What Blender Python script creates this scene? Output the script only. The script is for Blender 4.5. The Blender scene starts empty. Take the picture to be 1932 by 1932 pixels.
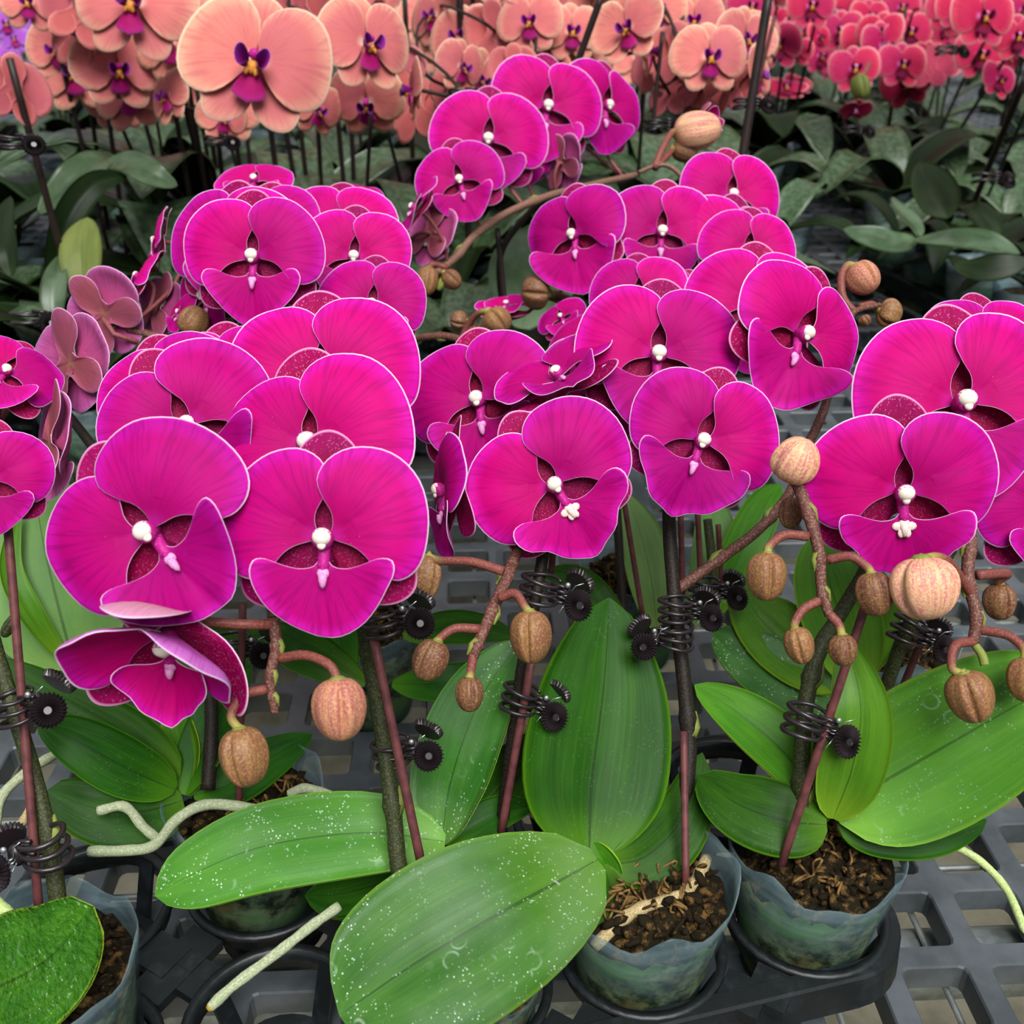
import bpy, math, random
from mathutils import Vector, Matrix, Quaternion

SC = bpy.context.scene
COL = SC.collection
random.seed(7)

# ------------------------------------------------------------------ camera, sky, sun, exposure
H = 0.414                      # camera height over the bench top (bench top is z = 0)
PITCH = math.radians(29.0)
F = 1932.0                     # focal length in pixels of the 1932 frame
CAM = Vector((0, 0, H))
RV = Vector((1, 0, 0))
FV = Vector((0, math.cos(PITCH), -math.sin(PITCH)))
UV_ = Vector((0, math.sin(PITCH), math.cos(PITCH)))
cam_d = bpy.data.cameras.new('camera')
cam = bpy.data.objects.new('camera', cam_d)
COL.objects.link(cam)
cam.location = CAM
cam.rotation_euler = (math.radians(90) - PITCH, 0, 0)
cam_d.sensor_width = 36.0
cam_d.sensor_fit = 'HORIZONTAL'
cam_d.lens = 36.0
cam_d.clip_start = 0.02
cam_d.clip_end = 60
cam_d.dof.use_dof = True
cam_d.dof.focus_distance = 0.43
cam_d.dof.aperture_fstop = 36.0 / 1000 / 0.0022
SC.camera = cam

world = bpy.data.worlds.new('greenhouse_sky')
SC.world = world
world.use_nodes = True
wn = world.node_tree.nodes
wl = world.node_tree.links
wn['Background'].inputs[0].default_value = (0.93, 0.97, 1.0, 1)
# overcast daylight through the greenhouse roof: brightest overhead, a third of that at the horizon
w_tc = wn.new('ShaderNodeTexCoord')
w_sep = wn.new('ShaderNodeSeparateXYZ')
w_map = wn.new('ShaderNodeMapRange')
wl.new(w_tc.outputs['Generated'], w_sep.inputs[0])
wl.new(w_sep.outputs[2], w_map.inputs[0])
for w_i, w_v in enumerate((0.0, 1.0, 0.33, 1.0)):
    w_map.inputs[w_i + 1].default_value = w_v
w_mul = wn.new('ShaderNodeMath')
w_mul.operation = 'MULTIPLY'
w_mul.inputs[1].default_value = 0.52
wl.new(w_map.outputs[0], w_mul.inputs[0])
wl.new(w_mul.outputs[0], wn['Background'].inputs[1])

sun_d = bpy.data.lights.new('sun', 'SUN')
sun_d.energy = 3.6
sun_d.angle = math.radians(40)
sun_d.color = (1.0, 0.98, 0.95)
sun = bpy.data.objects.new('sun', sun_d)
COL.objects.link(sun)
sun.rotation_euler = (math.radians(32), math.radians(10), 0)

SC.view_settings.view_transform = 'Standard'
SC.view_settings.look = 'None'
SC.view_settings.gamma = 1.0
SC.view_settings.use_curve_mapping = False
SC.view_settings.exposure = 0.34
# light paths: enough for thin petals and film pots, no caustics
SC.cycles.max_bounces = 4
SC.cycles.diffuse_bounces = 2
SC.cycles.glossy_bounces = 1
SC.cycles.transmission_bounces = 3
SC.cycles.transparent_max_bounces = 6
SC.cycles.caustics_reflective = False
SC.cycles.caustics_refractive = False
SC.cycles.adaptive_threshold = 0.08
SC.cycles.debug_use_spatial_splits = True


# ------------------------------------------------------------------ helpers
def at(px, py, d):
    """a point seen at that place of the photograph, d metres in front of the camera"""
    return CAM + d * ((px - 966) / F * RV + (966 - py) / F * UV_ + FV)


def atz(px, py, z):
    """the point at height z over the bench that is seen there"""
    r = (px - 966) / F * RV + (966 - py) / F * UV_ + FV
    return CAM + r * ((z - H) / r.z)


def proj(p):
    q = p - CAM
    d = q.dot(FV)
    return (966 + F * q.dot(RV) / d, 966 - F * q.dot(UV_) / d)


def srgb(r, g, b):
    def c(x):
        x /= 255.0
        return x / 12.92 if x <= 0.04045 else ((x + 0.055) / 1.055) ** 2.4
    return (c(r), c(g), c(b), 1.0)


def lerp(a, b, t):
    return a + (b - a) * t


def smooth(t):
    t = max(0.0, min(1.0, t))
    return t * t * (3 - 2 * t)


def catmull(pts, n, closed=False):
    """n samples of a Catmull-Rom curve through pts (tuples or Vectors of one size)"""
    P = [tuple(p) for p in pts]
    m = len(P)
    dim = len(P[0])
    if not closed:
        P = [tuple(2 * P[0][k] - P[1][k] for k in range(dim))] + P + [tuple(2 * P[-1][k] - P[-2][k] for k in range(dim))]
        segs = m - 1
    else:
        P = [P[-1]] + P + [P[0], P[1]]
        segs = m
    out = []
    for i in range(n):
        t = i / (n if closed else (n - 1)) * segs
        k = min(int(t), segs - 1)
        t -= k
        a, b, c, d = P[k], P[k + 1], P[k + 2], P[k + 3]
        out.append(tuple(0.5 * (2 * b[q] + (c[q] - a[q]) * t + (2 * a[q] - 5 * b[q] + 4 * c[q] - d[q]) * t * t
                                + (3 * b[q] - a[q] - 3 * c[q] + d[q]) * t ** 3) for q in range(dim)))
    return out


class MB:
    """collects vertices, faces, uvs and material slots, then links them as one mesh"""

    def __init__(s):
        s.v, s.f, s.uv, s.m, s.ed = [], [], [], [], []

    def face(s, idx, uv=None, m=0):
        s.f.append(idx)
        s.uv.extend(uv if uv else [(0, 0)] * len(idx))
        s.m.append(m)

    def mesh(s, name, mats, shade=True):
        me = bpy.data.meshes.new(name)
        me.from_pydata([tuple(v) for v in s.v], [], s.f)
        if s.uv:
            l = me.uv_layers.new(name='uv')
            l.data.foreach_set('uv', [c for p in s.uv for c in p])
        if s.ed:
            l = me.uv_layers.new(name='edge')
            l.data.foreach_set('uv', [c for e in s.ed for c in (e, 0.0)])
            me.uv_layers.active_index = 0
        for m in (mats if isinstance(mats, (list, tuple)) else [mats]):
            me.materials.append(m)
        me.polygons.foreach_set('material_index', s.m)
        me.polygons.foreach_set('use_smooth', [shade] * len(s.f))
        me.update()
        return me

    def tube(s, pts, rad, segs=8, cap=True, m=0, uvoff=0.0):
        """a tube through the points; rad a number or a list"""
        n = len(pts)
        pts = [Vector(p) for p in pts]
        rr = rad if isinstance(rad, (list, tuple)) else [rad] * n
        ref = None
        b0 = len(s.v)
        for i, p in enumerate(pts):
            t = (pts[min(i + 1, n - 1)] - pts[max(i - 1, 0)])
            if t.length < 1e-9:
                t = Vector((0, 0, 1))
            t.normalize()
            if ref is None:
                ref = t.orthogonal().normalized()
            ref = (ref - t * ref.dot(t)).normalized()
            bi = t.cross(ref)
            for k in range(segs):
                a = 2 * math.pi * k / segs
                s.v.append(p + (ref * math.cos(a) + bi * math.sin(a)) * rr[i])
        for i in range(n - 1):
            for k in range(segs):
                k2 = (k + 1) % segs
                a, b = b0 + i * segs + k, b0 + i * segs + k2
                v0, v1 = i / (n - 1), (i + 1) / (n - 1)
                u0, u1 = k / segs, (k + 1) / segs
                s.face((a, b, b + segs, a + segs), [(u0, v0), (u1, v0), (u1, v1), (u0, v1)], m)
        if cap:
            s.face(tuple(b0 + k for k in reversed(range(segs))), [(0, 0)] * segs, m)
            s.face(tuple(b0 + (n - 1) * segs + k for k in range(segs)), [(0, 1)] * segs, m)

    def box(s, c, hx, hy, hz, M=None, m=0):
        b = len(s.v)
        for x in (-hx, hx):
            for y in (-hy, hy):
                for z in (-hz, hz):
                    p = Vector((x, y, z))
                    if M is not None:
                        p = M @ p
                    s.v.append(Vector(c) + p)
        for q in ((0, 1, 3, 2), (4, 6, 7, 5), (0, 4, 5, 1), (2, 3, 7, 6), (0, 2, 6, 4), (1, 5, 7, 3)):
            s.face(tuple(b + i for i in q), None, m)

    def ball(s, c, rx, ry, rz, M=None, nu=10, nv=7, m=0):
        b = len(s.v)
        for j in range(nv + 1):
            th = math.pi * j / nv
            for i in range(nu):
                a = 2 * math.pi * i / nu
                p = Vector((rx * math.sin(th) * math.cos(a), ry * math.sin(th) * math.sin(a), rz * math.cos(th)))
                if M is not None:
                    p = M @ p
                s.v.append(Vector(c) + p)
        for j in range(nv):
            for i in range(nu):
                i2 = (i + 1) % nu
                s.face((b + j * nu + i, b + (j + 1) * nu + i, b + (j + 1) * nu + i2, b + j * nu + i2),
                       [(i / nu, j / nv), (i / nu, (j + 1) / nv), ((i + 1) / nu, (j + 1) / nv), ((i + 1) / nu, j / nv)], m)


def link(name, me, parent=None, M=None):
    o = bpy.data.objects.new(name, me)
    COL.objects.link(o)
    if parent is not None:
        o.parent = parent
    if M is not None:
        o.matrix_basis = M
    return o


def thing(name, label, cat, loc=(0, 0, 0), group=None):
    o = bpy.data.objects.new(name, None)
    COL.objects.link(o)
    o.empty_display_size = 0.01
    o.location = loc
    o['label'] = label
    o['category'] = cat
    if group:
        o['group'] = group
    return o


def tag(o, label, cat, group=None, kind=None):
    o['label'] = label
    if cat:
        o['category'] = cat
    if group:
        o['group'] = group
    if kind:
        o['kind'] = kind
    return o


# ------------------------------------------------------------------ materials
MATS = {}


class N:
    """a short way to write node trees"""

    def __init__(s, name, rough=0.5, spec=0.5):
        m = bpy.data.materials.new(name)
        m.use_nodes = True
        s.m, s.t = m, m.node_tree
        s.n, s.l = s.t.nodes, s.t.links
        s.b = s.n['Principled BSDF']
        s.out = s.n['Material Output']
        s.b.inputs['Roughness'].default_value = rough
        s.b.inputs['Specular IOR Level'].default_value = spec
        MATS[name] = m

    def new(s, typ, **kw):
        x = s.n.new(typ)
        for k, v in kw.items():
            setattr(x, k, v)
        return x

    def put(s, sock, val):
        if hasattr(val, 'is_output') or isinstance(val, bpy.types.NodeSocket):
            s.l.new(val, sock)
        else:
            sock.default_value = val

    def math(s, op, a, b=0.0, c=0.0, clamp=False):
        x = s.new('ShaderNodeMath', operation=op, use_clamp=clamp)
        for i, v in enumerate((a, b, c)):
            s.put(x.inputs[i], v)
        return x.outputs[0]

    def uv(s):
        x = s.new('ShaderNodeUVMap', uv_map='uv')
        sep = s.new('ShaderNodeSeparateXYZ')
        s.l.new(x.outputs[0], sep.inputs[0])
        return sep.outputs[0], sep.outputs[1]

    def obj(s):
        return s.new('ShaderNodeTexCoord').outputs['Object']

    def rnd(s):
        return s.new('ShaderNodeObjectInfo').outputs['Random']

    def vec(s, x, y, z):
        c = s.new('ShaderNodeCombineXYZ')
        for i, v in enumerate((x, y, z)):
            s.put(c.inputs[i], v)
        return c.outputs[0]

    def noise(s, vec, scale, detail=3.0, rough=0.55, dist=0.0):
        x = s.new('ShaderNodeTexNoise')
        s.l.new(vec, x.inputs['Vector'])
        x.inputs['Scale'].default_value = scale
        x.inputs['Detail'].default_value = detail
        x.inputs['Roughness'].default_value = rough
        x.inputs['Distortion'].default_value = dist
        return x.outputs[0]

    def voro(s, vec, scale, feature='F1', rand=1.0):
        x = s.new('ShaderNodeTexVoronoi', feature=feature)
        s.l.new(vec, x.inputs['Vector'])
        x.inputs['Scale'].default_value = scale
        x.inputs['Randomness'].default_value = rand
        return x.outputs[0]

    def step(s, x, a, b, lo=0.0, hi=1.0):
        r = s.new('ShaderNodeMapRange', interpolation_type='SMOOTHSTEP')
        s.put(r.inputs[0], x)
        for i, v in enumerate((a, b, lo, hi)):
            s.put(r.inputs[i + 1], v)
        return r.outputs[0]

    def mix(s, fac, a, b, typ='MIX'):
        x = s.new('ShaderNodeMix', data_type='RGBA', blend_type=typ)
        s.put(x.inputs[0], fac)
        s.put(x.inputs[6], a)
        s.put(x.inputs[7], b)
        return x.outputs[2]

    def hsv(s, col, h=0.5, sat=1.0, val=1.0):
        x = s.new('ShaderNodeHueSaturation')
        s.put(x.inputs['Hue'], h)
        s.put(x.inputs['Saturation'], sat)
        s.put(x.inputs['Value'], val)
        s.put(x.inputs['Color'], col)
        return x.outputs[0]

    def base(s, col):
        s.put(s.b.inputs['Base Color'], col)

    def bump(s, h, strength=0.3, dist=0.001):
        x = s.new('ShaderNodeBump')
        x.inputs['Strength'].default_value = strength
        x.inputs['Distance'].default_value = dist
        s.put(x.inputs['Height'], h)
        s.l.new(x.outputs[0], s.b.inputs['Normal'])

    def translucent(s, col, fac):
        tr = s.new('ShaderNodeBsdfTranslucent')
        s.put(tr.inputs[0], col)
        mx = s.new('ShaderNodeMixShader')
        mx.inputs[0].default_value = fac
        s.l.new(s.b.outputs[0], mx.inputs[1])
        s.l.new(tr.outputs[0], mx.inputs[2])
        s.l.new(mx.outputs[0], s.out.inputs[0])


def petal_mat(name, deep, mid, edge, rim, vein, heart, rim_w=0.011, vein_amt=0.45, dots=0.0, tr=0.22, val=(0.9, 1.1), veinscale=58.0):
    k = N(name, 0.62, 0.12)
    v, r = k.uv()
    em = k.new('ShaderNodeUVMap', uv_map='edge')
    es = k.new('ShaderNodeSeparateXYZ')
    k.l.new(em.outputs[0], es.inputs[0])
    edg = es.outputs[0]
    rd = k.rnd()
    off = k.math('MULTIPLY', rd, 37.0)
    vv = k.vec(k.math('MULTIPLY', v, veinscale), k.math('MULTIPLY', r, 2.0), off)
    n1 = k.noise(vv, 1.0, 3.0, 0.6, 0.35)
    n2 = k.noise(k.vec(k.math('MULTIPLY', v, 5.0), k.math('MULTIPLY', r, 3.0), off), 1.0, 2.0)
    col = k.mix(k.step(r, 0.05, 0.75), deep, mid)
    col = k.mix(k.step(n2, 0.35, 0.7, 0, 0.3), col, deep)
    col = k.mix(k.math('MULTIPLY', k.step(edg, 0.70, 1.0, 0, 0.8), k.step(r, 0.2, 0.7)), col, edge)
    col = k.mix(k.math('MULTIPLY', k.step(n1, 0.46, 0.64), k.step(r, 0.05, 0.5, vein_amt * 0.6, vein_amt)), col, vein)
    col = k.mix(k.step(r, 0.0, 0.22, 0.8, 0), col, heart)
    if dots:
        d = k.voro(k.vec(k.math('MULTIPLY', v, 60.0), k.math('MULTIPLY', r, 34.0), off), 1.0)
        d2 = k.noise(k.vec(k.math('MULTIPLY', v, 18.0), k.math('MULTIPLY', r, 9.0), off), 1.0)
        col = k.mix(k.math('MULTIPLY', k.step(d, 0.34, 0.12, 0, dots), k.step(d2, 0.35, 0.6)), col, rim)
    else:
        d = k.voro(k.vec(k.math('MULTIPLY', v, 40.0), k.math('MULTIPLY', r, 30.0), off), 1.0)
        d2 = k.noise(k.vec(k.math('MULTIPLY', v, 7.0), k.math('MULTIPLY', r, 5.0), off), 1.0)
        col = k.mix(k.math('MULTIPLY', k.step(d, 0.16, 0.05, 0, 0.5), k.math('MULTIPLY', k.step(d2, 0.55, 0.7), k.step(r, 0.55, 0.2))), col, rim)
    col = k.mix(k.step(edg, 1.0 - rim_w * 2.2, 1.0 - rim_w * 0.4, 0, 0.95), col, rim)
    col = k.hsv(col, k.step(rd, 0, 1, 0.492, 0.506), 1.0, k.step(rd, 0, 1, val[0], val[1]))
    k.base(col)
    k.bump(n1, 0.12, 0.0006)
    k.translucent(col, tr)
    return k.m


def plain(name, col, rough=0.5, spec=0.5, metal=0.0, noise=None, tr=0.0, bump=0.0):
    k = N(name, rough, spec)
    c = col
    if noise:
        sc, col2, lo, hi = noise
        nz = k.noise(k.obj(), sc, 5.0, 0.6)
        c = k.mix(k.step(nz, lo, hi), col, col2)
        if bump:
            k.bump(nz, bump, 0.0015)
    k.base(c)
    k.b.inputs['Metallic'].default_value = metal
    if tr:
        k.translucent(c, tr)
    return k.m


MAG = petal_mat('petal_magenta', srgb(176, 0, 102), srgb(198, 0, 124), srgb(208, 18, 176), srgb(255, 226, 250), srgb(140, 0, 94), srgb(204, 40, 165), vein_amt=0.42, val=(0.92, 1.2))  # wide random value range: extra light on upturned petals is put into the colour
MAGS = petal_mat('sepal_magenta', srgb(140, 0, 66), srgb(156, 0, 78), srgb(166, 2, 98), srgb(248, 170, 216), srgb(116, 0, 62), srgb(140, 20, 80), rim_w=0.014, dots=0.5)
MAGL = petal_mat('lip_magenta', srgb(172, 0, 116), srgb(190, 0, 128), srgb(212, 24, 180), srgb(255, 216, 248), srgb(140, 0, 100), srgb(200, 60, 170), vein_amt=0.5, veinscale=34.0)
MAGB = petal_mat('petal_back_mauve', srgb(178, 66, 120), srgb(190, 84, 146), srgb(200, 110, 180), srgb(246, 205, 240), srgb(150, 60, 120), srgb(150, 90, 90), tr=0.2)
MAGSB = petal_mat('sepal_back_rose', srgb(142, 74, 84), srgb(160, 76, 98), srgb(176, 92, 130), srgb(232, 190, 214), srgb(122, 62, 72), srgb(146, 112, 76), tr=0.18)
PINKB = petal_mat('sepal_back_pale', srgb(216, 148, 160), srgb(220, 154, 172), srgb(222, 150, 190), srgb(240, 210, 230), srgb(190, 110, 140), srgb(190, 150, 130), tr=0.1)
LILB = petal_mat('petal_back_lilac', srgb(186, 70, 160), srgb(196, 92, 186), srgb(206, 120, 204), srgb(246, 214, 246), srgb(164, 60, 150), srgb(190, 110, 150), tr=0.2)
COR = petal_mat('petal_coral', srgb(222, 118, 118), srgb(224, 130, 124), srgb(240, 180, 152), srgb(250, 224, 194), srgb(196, 88, 104), srgb(252, 230, 204), vein_amt=0.4, rim_w=.02)
CORB = petal_mat('petal_back_coral', srgb(190, 92, 96), srgb(198, 100, 104), srgb(212, 124, 122), srgb(240, 190, 170), srgb(186, 92, 104), srgb(190, 120, 100), vein_amt=0.35)
RED = petal_mat('petal_red', srgb(184, 24, 82), srgb(196, 40, 88), srgb(218, 84, 112), srgb(246, 176, 176), srgb(164, 18, 76), srgb(226, 130, 214), rim_w=0.035)
REDB = petal_mat('petal_back_red', srgb(196, 66, 92), srgb(198, 72, 96), srgb(210, 104, 120), srgb(236, 160, 160), srgb(170, 50, 84), srgb(170, 90, 80))
PUR = petal_mat('petal_purple', srgb(170, 80, 190), srgb(178, 92, 200), srgb(196, 128, 216), srgb(236, 200, 244), srgb(140, 60, 170), srgb(210, 160, 220))
CLIP_ = petal_mat('lip_coral_purple', srgb(150, 20, 120), srgb(150, 30, 150), srgb(160, 70, 180), srgb(196, 130, 214), srgb(120, 10, 90), srgb(190, 80, 60), vein_amt=0.3)
CMID = petal_mat('lip_coral_magenta', srgb(172, 10, 92), srgb(176, 20, 112), srgb(186, 46, 140), srgb(214, 110, 190), srgb(140, 6, 80), srgb(200, 110, 50), vein_amt=0.3)
RLIP = petal_mat('lip_red_maroon', srgb(140, 16, 40), srgb(136, 16, 52), srgb(150, 40, 100), srgb(180, 70, 150), srgb(100, 8, 30), srgb(200, 120, 40), vein_amt=0.3)
COLM = plain('column_lilac', srgb(192, 24, 138), 0.5, 0.25, noise=(90.0, srgb(216, 110, 190), 0.52, 0.75), tr=0.15)
CAPM = plain('anther_white', srgb(250, 240, 226), 0.4, 0.4, tr=0.1)
CALM = plain('callus_white', srgb(232, 164, 216), 0.45, 0.4, noise=(160.0, srgb(226, 110, 190), 0.52, 0.62), tr=0.1)
CALS = plain('callus_spotted', srgb(250, 232, 220), 0.45, 0.4, noise=(420.0, srgb(130, 20, 60), 0.56, 0.60), tr=0.1)
CALO = plain('callus_orange', srgb(222, 150, 60), 0.5, 0.4, noise=(120.0, srgb(160, 50, 40), 0.5, 0.65))


def streak(name, a, b, c=None, sc=1.0, rough=0.55, spec=0.3, grad=None):
    """fine lengthwise streaks on stems, buds and roots"""
    k = N(name, rough, spec)
    u, v = k.uv()
    off = k.math('MULTIPLY', k.rnd(), 50.0)
    ang = k.math('MULTIPLY', u, 6.28318)
    cu, su = k.math('COSINE', ang), k.math('SINE', ang)
    w = k.vec(k.math('MULTIPLY', cu, 5.0 * sc), k.math('MULTIPLY', su, 5.0 * sc), k.math('ADD', k.math('MULTIPLY', v, 1.3 * sc), off))
    n1 = k.noise(w, 1.6, 5.0, 0.65)
    n2 = k.noise(k.obj(), 1100.0, 2.0)
    col = k.mix(k.step(n1, 0.36, 0.62), a, b)
    if c:
        col = k.mix(k.step(n2, 0.46, 0.66, 0, 0.7), col, c)
    if grad:
        col = k.mix(k.step(v, grad[1], grad[2]), col, grad[0])
    k.base(col)
    k.bump(n2, 0.25, 0.0008)
    return k.m


BUD = streak('bud_tan', srgb(140, 104, 60), srgb(126, 80, 64), srgb(172, 134, 82), 1.0, 0.5, 0.35)
BUDP = streak('bud_pink', srgb(192, 136, 100), srgb(168, 94, 92), srgb(208, 160, 118), 1.0, 0.5, 0.3)
BUDC = streak('bud_cream', srgb(226, 178, 134), srgb(198, 120, 118), srgb(236, 198, 150), 1.0, 0.5, 0.3)
BUDD = streak('bud_dark', srgb(128, 92, 58), srgb(100, 58, 54), srgb(156, 120, 74), 1.0, 0.5, 0.35)
PED = streak('pedicel_red', srgb(128, 72, 62), srgb(112, 56, 54), srgb(150, 92, 76), 1.0, 0.5, 0.3, (srgb(158, 150, 78), 0.55, 0.95))
PEDR = streak('pedicel_plain', srgb(146, 78, 84), srgb(122, 62, 66), srgb(168, 104, 96), 1.0)
RACH = streak('rachis_brown', srgb(104, 62, 52), srgb(84, 48, 44), srgb(150, 112, 96), 1.4)
RACT = streak('rachis_tan', srgb(128, 92, 76), srgb(108, 74, 66), srgb(150, 116, 96), 1.4)
STEM = streak('stem_dark_green', srgb(52, 60, 30), srgb(40, 40, 28), srgb(84, 92, 48), 1.6)
STEMB = streak('stem_near_black', srgb(36, 28, 22), srgb(26, 22, 20), srgb(58, 48, 36), 1.6)
STEMG = streak('bract_yellow_green', srgb(140, 150, 70), srgb(112, 124, 56), None, 1.0)
ROOT = streak('root_grey_green', srgb(170, 180, 146), srgb(138, 152, 116), srgb(196, 198, 170), 1.2, 0.75, 0.15, (srgb(176, 146, 56), 0.955, 0.985))
ROOTB = streak('root_straw', srgb(184, 164, 118), srgb(150, 130, 90), srgb(206, 190, 150), 1.2, 0.75, 0.15)
ROOTG = streak('root_fresh_green', srgb(186, 204, 134), srgb(160, 186, 110), srgb(214, 222, 170), 1.2, 0.7, 0.2)


def leaf_mat(name, a, b, edge, spots=0.0, gloss=0.42, dust=0.0, bumpy=0.0, spec=0.2, rib=0.65):
    k = N(name, gloss, spec)
    u, v = k.uv()
    x = k.math('ABSOLUTE', k.math('SUBTRACT', k.math('MULTIPLY', u, 2.0), 1.0))
    rd = k.rnd()
    off = k.math('MULTIPLY', rd, 50.0)
    n1 = k.noise(k.vec(k.math('MULTIPLY', u, 3.0), k.math('MULTIPLY', v, 2.0), off), 1.2, 3.0)
    n2 = k.noise(k.vec(k.math('MULTIPLY', u, 44.0), k.math('MULTIPLY', v, 2.0), off), 1.0, 3.0)
    col = k.mix(k.step(n1, 0.35, 0.65), a, b)
    col = k.mix(k.step(n2, 0.45, 0.7, 0, 0.12), col, edge)
    col = k.mix(k.step(v, 0.30, 0.0, 0, 0.55), col, edge)
    col = k.mix(k.step(x, 0.93, 1.0, 0, 0.8), col, edge)
    rw = k.step(v, 0.0, 1.0, 0.026, 0.010)
    ribm = k.math('LESS_THAN', x, rw)
    dk = k.mix(0.72, a, (0.006, 0.012, 0.004, 1))
    col = k.mix(k.math('MULTIPLY', ribm, rib), col, dk)
    if spots:
        p = k.obj()
        d = k.voro(p, 640.0)
        sz = k.noise(p, 190.0, 2.0)
        msk = k.math('MULTIPLY', k.step(d, 0.34, 0.12), k.step(sz, 0.45, 0.60))
        d3 = k.voro(p, 120.0)
        rg = k.math('MULTIPLY', k.math('MULTIPLY', k.step(d3, 0.30, 0.36), k.step(d3, 0.46, 0.40)), k.step(k.noise(p, 60.0, 2.0), 0.60, 0.68, 0, 0.5))
        pat = k.step(k.noise(p, 38.0, 3.0), 0.40, 0.60, 0.08, 0.9)
        col = k.mix(k.math('MULTIPLY', k.math('MAXIMUM', msk, rg), k.math('MULTIPLY', pat, spots)), col, srgb(214, 236, 214))
    if dust:
        col = k.mix(k.step(k.noise(k.obj(), 24.0, 4.0), 0.40, 0.66, 0, dust), col, srgb(142, 166, 138))
    col = k.hsv(col, k.step(rd, 0, 1, 0.492, 0.508), 1.0, k.step(rd, 0, 1, 0.9, 1.1))
    k.base(col)
    if bumpy:
        k.bump(k.noise(k.obj(), 300.0, 2.0), bumpy, 0.0022)
    else:
        k.bump(n2, 0.10, 0.001)
    k.translucent(col, 0.12)
    return k.m


LF_SPOT = leaf_mat('leaf_speckled', srgb(48, 98, 30), srgb(64, 114, 40), srgb(104, 150, 44), 0.85, 0.38, 0.16)
LF_SPOT2 = leaf_mat('leaf_light_speckled', srgb(68, 122, 38), srgb(84, 138, 46), srgb(118, 164, 50), 0.85, 0.45, 0.10)
LF = leaf_mat('leaf_deep_green', srgb(26, 70, 10), srgb(38, 86, 14), srgb(86, 136, 24), 0.06, 0.42, spec=0.12)
LF_BRIGHT = leaf_mat('leaf_bright_green', srgb(76, 132, 38), srgb(92, 150, 44), srgb(132, 178, 52), 0.5, 0.42, 0.08)
LF_YOUNG = leaf_mat('leaf_young_green', srgb(64, 122, 24), srgb(82, 140, 30), srgb(142, 186, 44), 0.05, 0.40)
LF_PALE = leaf_mat('leaf_pale_green', srgb(96, 138, 74), srgb(108, 150, 78), srgb(128, 166, 78), 0.1, 0.5)
LF_ROUGH = leaf_mat('leaf_pebbled', srgb(40, 98, 12), srgb(56, 118, 16), srgb(130, 172, 40), 0.2, 0.2, 0.0, 1.0, spec=0.5)
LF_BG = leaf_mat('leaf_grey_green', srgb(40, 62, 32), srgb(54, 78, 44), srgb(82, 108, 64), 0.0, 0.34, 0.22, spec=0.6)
LF_BGD = leaf_mat('leaf_painted_shade', srgb(18, 32, 12), srgb(26, 42, 16), srgb(46, 64, 28), 0.0, 0.4)  # darkened leaf green: shade between the back leaves is put into the colour
LF_YEL = leaf_mat('leaf_yellowed', srgb(98, 112, 54), srgb(112, 124, 62), srgb(124, 136, 74), 0.0, 0.5)
LF_BACK = leaf_mat('leaf_underside', srgb(72, 110, 40), srgb(84, 122, 46), srgb(100, 140, 52), 0.0, 0.5)

STAKE = plain('stake_maroon', srgb(104, 58, 58), 0.5, 0.3, noise=(160.0, srgb(82, 44, 46), 0.4, 0.65))
STAKED = plain('stake_black_brown', srgb(44, 32, 30), 0.45, 0.3, noise=(60.0, srgb(30, 24, 24), 0.4, 0.65))
CLIPM = plain('clip_black', srgb(38, 31, 34), 0.30, 0.6)
STEEL = plain('steel', srgb(200, 204, 206), 0.3, 0.5, 0.85)
ZINC = plain('galvanised_steel', srgb(150, 158, 158), 0.45, 0.5, 0.5, noise=(60.0, srgb(120, 128, 128), 0.4, 0.6))
BENCH = plain('bench_grey_plastic', srgb(84, 90, 95), 0.38, 0.45, noise=(26.0, srgb(62, 68, 72), 0.36, 0.66), bump=0.15)
TRAY = plain('tray_black_plastic', srgb(22, 26, 28), 0.40, 0.4, noise=(70.0, srgb(36, 41, 44), 0.5, 0.7), bump=0.2)
CONC = plain('concrete_floor', srgb(186, 180, 158), 0.9, 0.2, noise=(16.0, srgb(150, 145, 126), 0.35, 0.7))
BARK = plain('bark_moss', srgb(30, 24, 12), 0.9, 0.15, noise=(190.0, srgb(104, 78, 42), 0.5, 0.68), bump=0.6)
BARKC = plain('bark_chip', srgb(126, 98, 56), 0.9, 0.15, noise=(220.0, srgb(66, 48, 24), 0.42, 0.62), bump=0.6)


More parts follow.
